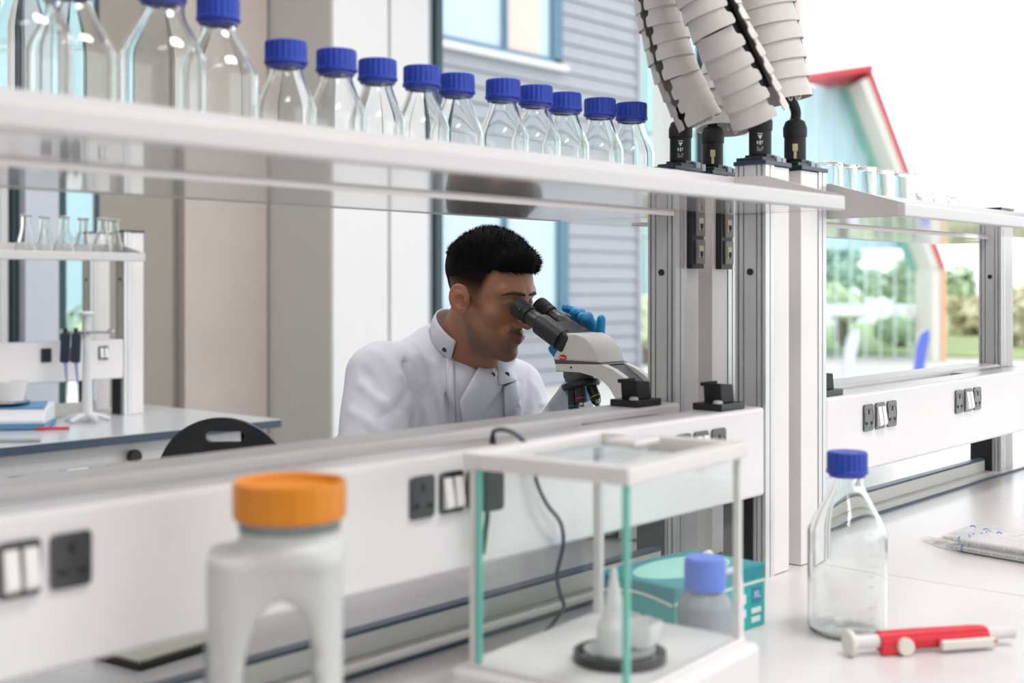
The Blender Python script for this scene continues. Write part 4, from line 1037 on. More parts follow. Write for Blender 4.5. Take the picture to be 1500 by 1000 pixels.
# plastic sleeve of pipettes
p0 = onZ(1386, 796, -0.46); p1 = onZ(1560, 826, -0.46)
ang = math.atan2(p1.y - p0.y, p1.x - p0.x); Lb = 0.33
M_FILM = bpy.data.materials.new('plastic_film'); M_FILM.use_nodes = True
nt = M_FILM.node_tree; nt.nodes.clear()
no = nt.nodes.new('ShaderNodeOutputMaterial'); mx = nt.nodes.new('ShaderNodeMixShader'); tr = nt.nodes.new('ShaderNodeBsdfTransparent'); pb = nt.nodes.new('ShaderNodeBsdfPrincipled')
pb.inputs['Base Color'].default_value = (0.8, 0.79, 0.78, 1); pb.inputs['Roughness'].default_value = 0.12; mx.inputs[0].default_value = 0.26
nn = nt.nodes.new('ShaderNodeTexNoise'); nn.inputs['Scale'].default_value = 45; bp = nt.nodes.new('ShaderNodeBump'); bp.inputs['Strength'].default_value = 0.6; bp.inputs['Distance'].default_value = 0.004
nt.links.new(nn.outputs['Fac'], bp.inputs['Height']); nt.links.new(bp.outputs[0], pb.inputs['Normal'])
nt.links.new(tr.outputs[0], mx.inputs[1]); nt.links.new(pb.outputs[0], mx.inputs[2]); nt.links.new(mx.outputs[0], no.inputs[0])
bagl = thing('plastic_sleeve', 'clear crinkled plastic sleeve of pipettes lying on the worktop', 'bag', (p0.x, p0.y, ZB), rotz=ang)
b = bm_new(); nu, nv = 40, 28; rows = []
for i in range(nu + 1):
    u = i / nu; row = []
    hw = 0.062 * min(1, 0.45 + 3.0 * u) if u < 0.2 else 0.062
    hh = 0.036 * (1 - (1 - min(1, u * 4.5)) ** 2) + 0.002
    for j in range(nv):
        a = 2 * PI * j / nv
        y = hw * math.cos(a) * (1 if abs(math.cos(a)) < 0.98 else 1.06); zz = hh / 2 * (1 + math.sin(a))
        w_ = 0.0028 * math.sin(9 * u * PI + 3 * a) + 0.0022 * math.sin(23 * u + 5 * a) + random.uniform(-.0009, .0009)
        row.append(b.verts.new((u * Lb - 0.012, y + w_, max(0.0006, zz + w_ * max(0, math.sin(a))))))
    rows.append(row)
for r0, r1 in zip(rows, rows[1:]):
    for j in range(nv): b.faces.new((r0[j], r1[j], r1[(j + 1) % nv], r0[(j + 1) % nv]))
obj('film', b, M_FILM, bagl, local=True)
b = bm_new(); prism(b, [(-0.05, 0.02, 0.002), (-0.012, 0.035, 0.001), (-0.012, -0.03, 0.001), (-0.04, -0.02, 0.006)], (0, 0, 0.0008)); prism(b, [(-0.03, 0.0, 0.006), (0.0, 0.012, 0.004), (-0.005, -0.016, 0.004)], (0, 0, 0.001)); obj('sleeve_tail', b, M_FILM, bagl, local=True, smooth=False)
b = bm_new()
for row, y in enumerate((-0.0655, -0.0645)):
    for k in range(34): 
        x = 0.05 + k * 0.0075
        box(b, (x, y - 0.0015, 0.010 + row * 0.012), (x + (0.005 if k % 3 else 0.003), y + 0.0003, 0.0115 + row * 0.012))
obj('printed_line', b, mat('print_grey', (0.30, 0.34, 0.33), 0.6, noise=0.1), bagl, local=True)
pt = None
Rm = Matrix.Translation((p0.x, p0.y, ZB)) @ Matrix.Rotation(ang, 4, 'Z')
for k in range(14):
    y = -0.045 + (k % 7) * 0.0150; zz = 0.007 + (k // 7) * 0.0145
    loc = Rm @ Vector((0.022 + random.uniform(0, 0.012), y, zz))
    if pt is None:
        pt = thing('serological_pipette', 'clear pipette with coloured band inside the plastic sleeve', 'pipette', loc, rotz=ang, group='pipettes in the plastic sleeve')
        b = bm_new(); lathe(b, [(0, 0), (0.003, 0), (0.0055, 0.02), (0.0055, 0.25), (0.0035, 0.27), (0, 0.27)], 12, RY); obj('tube', b, mat('pipette_clear', (0.74, 0.75, 0.75), 0.2, noise=0.03), pt, local=True)
        b = bm_new(); lathe(b, [(0.0057, 0.03), (0.0059, 0.0302), (0.0059, 0.0325), (0.0057, 0.033)], 12, RY); obj('band', b, mat('band_blue', (0.05, 0.2, 0.6), 0.4, noise=0.05), pt, local=True)
    else: dup(pt, loc, 'clear pipette with coloured band inside the plastic sleeve', rotz=ang + random.uniform(-0.01, 0.01), group='pipettes in the plastic sleeve')
# blue and white twist ties on the sleeve
for k, (px, py) in enumerate(((1405, 757), (1430, 756), (1452, 757))):
    q = onZ(px, 800, -0.46)
    b = bm_new(); a = Rm @ Vector((0.05 + k * 0.03, -0.005 - 0.01 * k, 0.038)); tube(b, [a, a + Vector((0.004, -0.002, 0.002)), a + RV * 0.009 + Vector((0, 0, -0.001))], 0.0010, n=6); tag(obj('twist_tie', b, mat('band_blue', (0.05, 0.2, 0.6), 0.4)), ('blue twist tie nearest the open end of the plastic sleeve', 'middle blue twist tie on top of the plastic sleeve', 'blue twist tie farthest along the plastic sleeve')[k], 'tie')

# power cord and plug
t = thing('power_cord', 'thin dark cord hanging from the panel top down behind the balance', 'cord', onY(722, 640, 0.99))
b = bm_new(); a = onY(722, 650, 1.012); a.z = H - 0.1895; cyl(b, a, a + Vector((0, 0, 0.010)), 0.0045, 0.0030, n=14); cyl(b, a + Vector((0, 0, 0.010)), a + Vector((0.001, 0, 0.015)), 0.0030, 0.0020, n=12); obj('grommet', b, M_BLACK, t)
b = bm_new(); tube(b, [a + Vector((0, 0, 0.014)), onY(732, 629, 1.0), onY(748, 632, 0.99), onY(766, 645, 0.988), onY(781, 668, 0.988), onY(786, 705, 0.988), onY(801, 738, 0.988), onY(821, 765, 0.988), onY(825, 798, 0.988), onY(816, 840, 1.0), onY(820, 868, 1.02), onY(826, 888, 1.05), onZ(815, 906, -0.452), onZ(795, 930, -0.4565), onZ(775, 955, -0.4565), onZ(745, 990, -0.4565)], 0.0028, n=8, sub=8); obj('cable', b, mat('cord_grey_blue', (0.10, 0.115, 0.14), 0.5, noise=0.06), t)
t = thing('mains_plug', 'black mains plug pushed into the socket beside the balance', 'plug', (1.078, YF0 - 0.004, ZS))
b = bm_new(); prism(b, rrect(1.078, ZS, 0.016, 0.023, 0.006, YF0 - 0.0042), (0, -0.034, 0), 0.004, 2); obj('body', b, M_BLACK, t)
b = bm_new(); tube(b, [(1.078, YF0 - 0.024, ZS - 0.018), (1.078, YF0 - 0.024, ZS - 0.032), (1.079, YF0 - 0.020, ZS - 0.05), (1.084, YF0 - 0.012, ZS - 0.075)], 0.003, n=8); obj('cord_end', b, M_BLACK, t)
# ================================================================== MICROSCOPE (faces +Y, man behind it)
XS = 1.90
M_MICW = mat('microscope_cream', (0.70, 0.685, 0.645), 0.32, noise=0.02)
M_MICB = mat('microscope_black', (0.016, 0.018, 0.022), 0.42, noise=0.08, nscale=60)
M_MICG = mat('microscope_grey', (0.10, 0.11, 0.125), 0.4, noise=0.05)
sx0, sx1 = XS - 0.042, XS + 0.042
mb = onX(900, 700, XS); 
mic = thing('microscope', 'cream and black binocular microscope on the grey worktop', 'microscope', (XS, 1.40, ZB))
def side(pts, x0, x1, m, name, bev=0.004, seg=3, par=None, ang=0.5):
    b = bm_new(); q = [onX(px, py, x0) for px, py in pts]
    prism(b, q, (x1 - x0, 0, 0), bev, seg)
    return obj(name, b, m, par or mic, ang=ang)
hd = side([(809, 527), (811, 520), (826, 489.5), (829, 488), (845, 488.5), (855, 494), (864, 503), (871, 515), (877, 531)], sx0, sx1, M_MICW, 'head', 0.005)
side([(812, 526.5), (877, 530.5), (884, 534.5), (813.5, 534)], sx0 + 0.003, sx1 - 0.003, M_MICG, 'gasket', 0.0)
plate_top = [(813.5, 533), (884, 534), (897, 541), (911, 551), (923, 562), (932, 574), (939, 588), (944, 605), (947, 640), (949, 760), (947, 790)]
plate_bot = [(905, 790), (906, 700), (909, 620), (908, 600), (903, 584), (894, 568), (884, 557), (868, 549), (850, 545.5), (813.5, 544)]
side(plate_top + plate_bot, sx0 + 0.001, sx0 + 0.016, M_MICW, 'arm_cheek', 0.002)
qn = [onX(px, py, sx0 + 0.001) for px, py in plate_top + plate_bot]
b = bm_new(); prism(b, [q + Vector((0.068, 0, 0)) for q in qn], (0.014, 0, 0), 0.002, 2); obj('arm_cheek', b, M_MICW, mic, ang=0.5)
inner = [(813.5, 534), (884, 536), (895, 546), (907, 556), (918, 568), (926, 580), (932, 594), (936, 610), (939, 640), (941, 760), (941, 788)] + plate_bot
b = bm_new(); prism(b, [onX(px, py, sx0 + 0.001) + Vector((0.0145, 0, 0)) for px, py in inner], (0.054, 0, 0)); obj('arm_core', b, M_MICG, mic, ang=0.5)
b = bm_new(); q = onX(819, 539, sx0); 
q = onX(836.5, 538, sx0 + 0.001); cyl(b, q, q + Vector((-0.0006, 0, 0)), 0.0022, n=12); obj('screw', b, M_MICB, mic)
# red oval badge with the maker's word
qb = onX(824.5, 523.5, sx0); 
b = bm_new(); prism(b, [qb + Vector((-0.0002, 0.0092 * math.cos(a), 0.0055 * math.sin(a))) for a in np.linspace(0, 2 * PI, 33)[:-1]], (-0.0007, 0, 0)); bd = obj('badge', b, mat('badge_red', (0.62, 0.012, 0.02), 0.35, noise=0.03), mic)
tx = text('lettering', 'Motic', 0.0062, Matrix.Identity(4), M_BWHITE, bd)
tx.matrix_local = Matrix.Translation(qb + Vector((-0.0012, 0, 0)) - mic.location) @ Matrix.Rotation(-PI / 2, 4, 'Z') @ RFX
# binocular tubes: toward +Y and up 30 degrees
tdir = Vector((0, math.cos(math.radians(29)), math.sin(math.radians(29))))
ec = onX(758, 449, XS - 0.032)   # near eyecup rim centre
TL = 0.115
for sgn, off in ((-1, -0.032), (1, 0.032)):
    tip = Vector((XS + off, ec.y, ec.z))
    root_ = tip - tdir * 0.128
    Mx = Matrix.Translation(root_) @ tdir.to_track_quat('Z', 'Y').to_matrix().to_4x4()
    b = bm_new(); lathe(b, [(0, 0), (0.0215, 0), (0.0215, 0.058), (0.0205, 0.062), (0.0165, 0.068), (0.0155, 0.082), (0.0155, 0.096), (0, 0.096)], 36, Mx); tb = obj('eyepiece_tube', b, M_MICB, mic)
    b = bm_new(); lathe(b, [(0, 0.092), (0.0178, 0.092), (0.0185, 0.094), (0.0185, 0.101), (0.0172, 0.103), (0.0190, 0.105), (0.0205, 0.122), (0.0200, 0.128), (0.0165, 0.128), (0.0150, 0.118), (0, 0.116)], 36, Mx); obj('eyecup', b, M_BLACKM, tb)
    b = bm_new(); lathe(b, [(0, 0.1162), (0.0125, 0.1162), (0.009, 0.1185), (0, 0.1195)], 24, Mx); obj('lens', b, mat('lens_dark', (0.02, 0.02, 0.03), 0.05, noise=0.02), tb)
    b = bm_new()
    for k in range(3): obox(b, tip - tdir * (0.020 - 0.0) + Vector((-0.0180 if sgn < 0 else -0.0175, 0.0, 0.0055 - 0.0025 * k)), (0.0012, 0.006, 0.0008)); 
    obj('printed_mark', b, M_PRINT, tb)
root_c = Vector((XS, ec.y, ec.z)) - tdir * 0.120
qt = tdir.to_track_quat('Z', 'Y').to_matrix().to_4x4()
b = bm_new(); obox(b, root_c + tdir * 0.002, (0.090, 0.040, 0.060), Euler((-(PI / 2 - math.radians(29)), 0, 0)), 0.008, 3); obj('tube_block', b, M_MICB, mic)
# nosepiece and objectives
cn = onX(848, 548, XS)
b = bm_new(); lathe(b, [(0, 0), (0.030, 0), (0.030, -0.012), (0.026, -0.022), (0, -0.022)], 32, Matrix.Translation(cn + Vector((0, 0, 0.008)))); side_np = obj('nosepiece_mount', b, M_MICG, mic)
tilt = Matrix.Rotation(math.radians(-14), 4, 'X')
Mt = Matrix.Translation(cn + Vector((0, -0.004, -0.014))) @ tilt
b = bm_new(); lathe(b, [(0, 0), (0.036, 0), (0.037, -0.002), (0.037, -0.008), (0.034, -0.012), (0, -0.013)], 40, Mt, ripple=lambda i, z, r: 0.0005 if i % 2 and r > 0.035 else 0); obj('turret', b, M_MICB, mic)
for k, (a, ln, rr, bc) in enumerate(((PI * 0.5, 0.047, 0.0108, (0.03, 0.16, 0.5)), (PI * 1.15, 0.036, 0.0105, (0.6, 0.05, 0.04)), (PI * 1.55, 0.034, 0.0098, (0.75, 0.5, 0.05)), (PI * 1.9, 0.04, 0.010, (0.1, 0.4, 0.2)))):
    c = Vector((0.021 * math.cos(a), 0.021 * math.sin(a), -0.012))
    dr = Vector((0.22 * math.cos(a), 0.22 * math.sin(a), -1)).normalized()
    Mo = Mt @ Matrix.Translation(c) @ dr.to_track_quat('Z', 'Y').to_matrix().to_4x4()
    b = bm_new(); lathe(b, [(0, 0), (rr * 1.02, 0), (rr * 1.02, 0.008), (rr, 0.009), (rr, ln * 0.72), (rr * 0.72, ln * 0.86), (0, ln * 0.86)], 24, Mo); ob = obj('objective', b, M_MICB, mic)
    b = bm_new(); lathe(b, [(0, ln * 0.86), (rr * 0.66, ln * 0.86), (rr * 0.45, ln), (0, ln)], 20, Mo); obj('front_lens_mount', b, M_STEEL, ob)
    b = bm_new(); lathe(b, [(rr * 1.0, ln * 0.60), (rr * 1.03, ln * 0.60), (rr * 1.03, ln * 0.65), (rr, ln * 0.65)], 24, Mo, closed=True); obj('colour_ring', b, mat('ring_%d' % k, bc, 0.4, noise=0.03), ob)
    b = bm_new()
    for q_, (z0, hw) in enumerate(((0.012, 0.4), (0.016, 0.3), (0.020, 0.35))):
        for s_ in range(4):
            aa = -1.9 + s_ * 0.25
            prism(b, [Mo @ Vector(((rr + 0.0002) * math.cos(x_), (rr + 0.0002) * math.sin(x_), z_)) for x_, z_ in ((aa, z0), (aa + 0.16, z0), (aa + 0.16, z0 + 0.0015), (aa, z0 + 0.0015))], (0, 0, 0.00005))
    obj('printed_mark', b, M_PRINT, ob)
# stage, condenser, base, knobs
sy = cn.y
b = bm_new(); box(b, (XS - 0.075, sy - 0.065, H - 0.272), (XS + 0.075, sy + 0.065, H - 0.262), 0.002); obj('stage', b, M_MICB, mic)
b = bm_new(); cyl(b, (XS, sy, H - 0.325), (XS, sy, H - 0.272), 0.022, 0.026, n=24); obj('condenser', b, M_MICB, mic)
b = bm_new(); prism(b, [(XS - 0.055, sy - 0.115, ZB + 0.003), (XS + 0.055, sy - 0.115, ZB + 0.003), (XS + 0.075, sy + 0.095, ZB + 0.003), (XS - 0.075, sy + 0.095, ZB + 0.003)], (0, 0, 0.045), 0.008, 3); obj('base', b, M_MICW, mic)
b = bm_new(); cyl(b, (XS, sy + 0.0, ZB + 0.047), (XS, sy + 0.0, ZB + 0.075), 0.026, 0.023, n=24); obj('field_lamp', b, M_MICG, mic)
for s_ in (-1, 1):
    b = bm_new(); x = XS + s_ * 0.043; yk = sy - 0.075
    cyl(b, (x, yk, H - 0.36), (x + s_ * 0.020, yk, H - 0.36), 0.022, n=32); cyl(b, (x + s_ * 0.020, yk, H - 0.36), (x + s_ * 0.034, yk, H - 0.36), 0.013, n=24); obj('focus_knob', b, M_MICB, mic)

# ================================================================== CHAIR AND BACK BENCH
ch = thing('lab_chair', 'black lab chair with round back and hand slot', 'chair', (*P(322, 600, 3.4).xy, 0), rotz=AZ - PI / 2)
def lc(px, py): return ((px - 322) * 3.4 / FP, H + (HY - py) * 3.4 / FP)
b = bm_new()
out = []
zc_ = lc(0, 612)[1] - 0.178
for a in np.linspace(math.radians(-12), math.radians(192), 40): out.append((0.178 * 1.02 * math.cos(a), zc_ + 0.178 * math.sin(a)))
out += [(-0.155, zc_ - 0.13), (-0.11, zc_ - 0.2), (0.11, zc_ - 0.2), (0.155, zc_ - 0.13)]
hx, hz = lc(329, 639.5)
hol = []
for (sx, a0) in ((1, -90), (-1, 90)):
    for k in range(9):
        a = math.radians(a0 + 180 * k / 8); hol.append((hx + sx * 0.037 + 0.0145 * math.cos(a), hz + 0.0145 * math.sin(a)))
def cv(x, dz): return -0.35 * x * x
lv = []
for loop in (out, hol):
    vs = [b.verts.new((x, 0, z)) for x, z in loop]; es = [b.edges.new((vs[i], vs[(i + 1) % len(vs)])) for i in range(len(vs))]; lv += es
r = bmesh.ops.triangle_fill(b, use_beauty=True, edges=lv)
fs = [g for g in r['geom'] if isinstance(g, bmesh.types.BMFace)]
ex = bmesh.ops.extrude_face_region(b, geom=fs)
bmesh.ops.translate(b, verts=[g for g in ex['geom'] if isinstance(g, bmesh.types.BMVert)], vec=(0, 0.022, 0))
for v_ in b.verts: v_.co.y += 1.1 * v_.co.x ** 2
obj('backrest', b, M_BLACK, ch, local=True, ang=0.4)
b = bm_new(); lathe(b, [(0, 0.60), (0.19, 0.60), (0.205, 0.615), (0.20, 0.64), (0.17, 0.65), (0, 0.645)], 36, Matrix.Translation((0, 0.2, 0))); obj('seat', b, M_BLACK, ch, local=True)
b = bm_new(); tube(b, [(0, 0.03, zc_ - 0.15), (0, 0.02, 0.64), (0, 0.06, 0.60), (0, 0.18, 0.597)], 0.018, n=10); obj('back_bracket', b, M_BLACK, ch, local=True)
b = bm_new(); cyl(b, (0, 0.2, 0.06), (0, 0.2, 0.60), 0.025, n=20); obj('column', b, M_STEEL, ch, local=True)
for k in range(5):
    a = 2 * PI * k / 5
    b = bm_new(); tube(b, [(0, 0.2, 0.09), (0.15 * math.cos(a), 0.2 + 0.15 * math.sin(a), 0.07), (0.29 * math.cos(a), 0.2 + 0.29 * math.sin(a), 0.03)], [0.025, 0.02, 0.016], n=8); cyl(b, (0.29 * math.cos(a), 0.2 + 0.29 * math.sin(a), 0), (0.29 * math.cos(a), 0.2 + 0.29 * math.sin(a), 0.03), 0.018, n=12); obj('leg', b, M_BLACK, ch, local=True)

DX, DY = 0.723, 2.98
X0B = 1.15
post('white post at the end of the back bench against the taupe wall', 2.477 , 2.556, 3.98, 4.035, -1)
post('rear grey post of the back bench seen through its open bay', 2.468, 2.548, 4.19, 4.245, -1)
tb = trunking('white panel of the back bench with small sockets', X0B, 2.476, 3.98, 4.04, -0.329, -0.19)
for x in (2.285,): socket(tb, x, 3.98, ZS)
switch(tb, 2.395, 3.98, ZS); socket(tb, 2.18, 3.98, ZS)
tray('white back bench shelf holding conical flasks', X0B, 2.479, 4.05, 3.85, dz=-0.029, thick=0.028)
slabtop('worktop', 'grey back bench worktop with dark blue edge', (X0B, 3.455, ZB - 0.028), (2.76, 4.30, ZB), mat('back_top', (0.58, 0.60, 0.63), 0.2, noise=0.02), M_EDGE)
b = bm_new(); box(b, (X0B, 4.10, ZB), (2.44, 4.118, ZB + 0.045), 0.001); tag(obj('bench_upstand', b, mat('upstand_cream', (0.70, 0.69, 0.64), 0.35)), 'cream upright board at the back of the back bench', 'upstand')
t = thing('steel_trestle', 'white steel frame under the back bench', 'bench frame', (2.2, 3.8, 0))
b = bm_new()
for y in (3.52, 4.2): box(b, (X0B, y - 0.02, ZB - 0.095), (2.68, y + 0.02, ZB - 0.029), 0.002)
box(b, (2.62, 3.5, ZB - 0.08), (2.66, 4.2, ZB - 0.029), 0.002)
obj('rail', b, M_WHITE, t)
for (x, y) in ((2.50, 3.52), (2.50, 4.2), (1.2, 3.52), (1.2, 4.2)):
    b = bm_new(); box(b, (x - 0.022, y - 0.022, 0), (x + 0.022, y + 0.022, ZB - 0.029), 0.002); obj('leg', b, M_WHITE, t)
b = bm_new(); q = onY(197, 668, 3.48); lathe(b, [(0, -0.012), (0.02, -0.012), (0.022, 0), (0.02, 0.012), (0, 0.012)], 20, Matrix.Translation(q) @ Matrix.Rotation(PI / 2, 4, 'X')); obj('clamp_knob', b, M_BLACK, t)
# conical flasks
pf = None
GF = 'conical flasks on the back bench shelf'
fl = ['conical flask nearest the frame edge on the back shelf', 'second conical flask on the back shelf, in front of the pale pier', 'third conical flask on the back shelf, at the dark frame', 'fourth conical flask on the back shelf, before the cyan window', 'fifth conical flask on the back shelf, near the post', 'conical flask closest to the white post on the back shelf']
for i, px in enumerate((38, 65, 94, 122, 150, 167)):
    q = onY(px, 300, 3.912 + (0.055 if i % 2 else 0))
    if pf is None:
        pf = thing('conical_flask', fl[i], 'flask', (q.x, q.y, ZSH - 0.029), group=GF)
        prof = [(0, 0), (0.030, 0), (0.0345, 0.004), (0.0335, 0.012), (0.015, 0.078), (0.0145, 0.104), (0.018, 0.110), (0.0165, 0.1105), (0.0128, 0.104), (0.0133, 0.078), (0.0318, 0.012), (0.030, 0.0025), (0, 0.002)]
        prof = [(r * 1.1, z * 1.22) for r, z in prof]; b = bm_new(); lathe(b, prof, 28); obj('body', b, M_BEAKER, pf, local=True, ang=1.0)
        b = bm_new(); lathe(b, [(0.0160, 0.1293), (0.0198, 0.133), (0.0204, 0.1354), (0.0166, 0.1366)], 28, closed=True); obj('rim', b, mat('rim_glass', (0.72, 0.75, 0.75), 0.1), pf, local=True)
    else: dup(pf, (q.x, q.y, ZSH - 0.029), fl[i], rotz=random.uniform(0, 6), group=GF)
# pipette stand
q = onZ(127, 618, -0.46)
ps = thing('pipette_stand', 'grey pipette stand with star foot on the back bench', 'stand', (q.x, q.y, ZB), rotz=AZ - PI / 2)
M_PST = mat('stand_grey', (0.62, 0.64, 0.65), 0.35, noise=0.03)
b = bm_new(); lathe(b, [(0, 0.010), (0.024, 0.010), (0.020, 0.03), (0.016, 0.09), (0.012, 0.25), (0.010, 0.36), (0, 0.36)], 24); obj('column', b, M_PST, ps, local=True)
b = bm_new(); lathe(b, [(0, 0.355), (0.020, 0.358), (0.026, 0.366), (0.022, 0.372), (0, 0.374)], 24); obj('top_cap', b, M_PST, ps, local=True)
for k in range(5):
    a = 2 * PI * k / 5 + 0.5
    b = bm_new(); tube(b, [(0.01 * math.cos(a), 0.01 * math.sin(a), 0.022), (0.04 * math.cos(a), 0.04 * math.sin(a), 0.018), (0.075 * math.cos(a), 0.075 * math.sin(a), 0.008)], [0.014, 0.010, 0.008], n=8); obj('foot', b, M_PST, ps, local=True)
b = bm_new(); lathe(b, [(0, 0.298), (0.016, 0.296), (0.018, 0.306), (0, 0.31)], 20); obox(b, (-0.045, 0, 0.302), (0.09, 0.02, 0.010), (0, 0, 0), 0.003); obox(b, (0.045, 0, 0.302), (0.085, 0.02, 0.010), (0, 0, 0), 0.003); obox(b, (-0.078, 0, 0.306), (0.022, 0.03, 0.018), (0, 0, 0), 0.005); obox(b, (0.082, 0, 0.306), (0.022, 0.03, 0.014), (0, 0, 0), 0.005); obj('hanger_arm', b, M_STEEL, ps, local=True)
pw = Matrix.Translation(ps.location) @ Matrix.Rotation(AZ - PI / 2, 4, 'Z')
pip = None
for u, lab in ((-0.066, 'dark pipette hanging at the outer end of the stand'), (-0.030, 'dark pipette hanging close to the stand column')):
    loc = pw @ Vector((u, -0.018, 0.296))
    if pip is None:
        pip = thing('micropipette', lab, 'pipette', loc, rotz=AZ - PI / 2, group='pipettes on the stand')
        b = bm_new(); obox(b, (0, 0, -0.045), (0.030, 0.022, 0.10), (0, 0.04, 0), 0.006, 3); obj('handle', b, mat('pipette_navy', (0.012, 0.022, 0.045), 0.35, noise=0.05), pip, local=True)
        b = bm_new(); cyl(b, (0, 0, -0.09), (0.006, 0, -0.165), 0.0065, 0.003, n=12); obj('shaft', b, mat('pipette_shaft', (0.25, 0.36, 0.55), 0.35, noise=0.05), pip, local=True)
        b = bm_new(); cyl(b, (0.006, 0, -0.165), (0.008, 0, -0.205), 0.003, 0.001, n=10); obj('tip', b, M_PRINT, pip, local=True)
        b = bm_new(); cyl(b, (0, 0, 0.0), (0, 0, 0.022), 0.007, n=12); obj('plunger', b, M_BLACK, pip, local=True)
    else: dup(pip, loc, lab, group='pipettes on the stand')
# blue and white scale with a steel dish
q = onZ(30, 628, -0.46)
bs = thing('bench_scale', 'blue and white bench scale on the back bench', 'scale', (q.x, q.y + 0.06, ZB), rotz=AZ - PI / 2 + 0.15)
b = bm_new(); prism(b, [(-0.12, -0.09, 0.006), (-0.12, 0.09, 0.006), (-0.12, 0.09, 0.075), (-0.12, -0.05, 0.062), (-0.12, -0.09, 0.03)], (0.24, 0, 0), 0.006); obj('housing', b, mat('scale_white', (0.70, 0.72, 0.76), 0.35, noise=0.02), bs, local=True)
b = bm_new(); prism(b, [(-0.112, -0.048, 0.0635), (0.112, -0.048, 0.0635), (0.10, 0.07, 0.0745), (-0.10, 0.07, 0.0745)], (0, 0, 0.004)); obj('keypad', b, mat('scale_blue', (0.10, 0.26, 0.46), 0.35, noise=0.06), bs, local=True)
b = bm_new(); box(b, (-0.123, -0.094, 0.002), (0.123, 0.094, 0.022), 0.004); obj('skirt', b, mat('scale_blue', (0.10, 0.26, 0.46), 0.35), bs, local=True)
b = bm_new(); lathe(b, [(0, 0.080), (0.062, 0.080), (0.064, 0.086), (0, 0.086)], 32, Matrix.Translation((-0.01, 0.02, 0))); obj('pan', b, M_STEEL, bs, local=True)
bw2 = Matrix.Translation(bs.location) @ Matrix.Rotation(AZ - PI / 2 + 0.15, 4, 'Z')
t = thing('dish', 'white dish standing on the pan of the bench scale', 'dish', bw2 @ Vector((-0.01, 0.02, 0.0865)))
b = bm_new(); lathe(b, [(0, 0), (0.045, 0), (0.055, 0.05), (0.058, 0.062), (0.055, 0.062), (0.043, 0.004), (0, 0.003)], 32); obj('bowl', b, mat('dish_white', (0.74, 0.74, 0.73), 0.3, noise=0.02), t, local=True)
q = onZ(84, 630, -0.46)
b = bm_new(); cyl(b, q + Vector((-0.045, 0.045, 0.006)), q + Vector((0.03, -0.02, 0.006)), 0.005, n=10); tag(obj('marker_pen', b, mat('pen_red', (0.6, 0.04, 0.06), 0.4, noise=0.04)), 'red marker pen lying beside the bench scale', 'pen')
b = bm_new(); q2_ = onZ(15, 648, -0.46); cyl(b, q2_ + RV * -0.05 + Vector((0, 0, 0.008)), q2_ + RV * 0.09 + Vector((0, 0, 0.008)), 0.007, n=12); tag(obj('thermometer_case', b, mat('case_grey', (0.45, 0.47, 0.50), 0.3, noise=0.05)), 'grey tube lying at the front edge of the back bench', 'tube')
# ================================================================== THE MAN
V3 = lambda v: np.array((v[0], v[1], v[2]), float)
pp = lambda px, py, z: V3(P(px, py, z))
HS = 0.955
HTH = math.radians(15)
HO = np.array((1.905, 1.722, H - 0.030))
HF = np.array((0, -math.cos(HTH), -math.sin(HTH))); HU = np.array((0, -math.sin(HTH), math.cos(HTH))); HL = np.array((1.0, 0, 0))
HR = np.stack([HF, HL, HU])           # rows: forward, left, up
def to_head(p): return ((p - HO) @ HR.T) / HS
def from_head(q): return HO + (np.array(q) * HS) @ HR
RSH = pp(556, 553, 2.58); LSH = pp(754, 570, 2.83); C7 = pp(650, 494, 2.70)
REL = pp(538, 705, 2.46); LEL = pp(792, 672, 2.76)
RWR = np.array((1.790, 1.56, H - 0.385)); LWR = pp(846, 578, 2.585)
PEL = np.array((1.95, 2.16, H - 0.68))

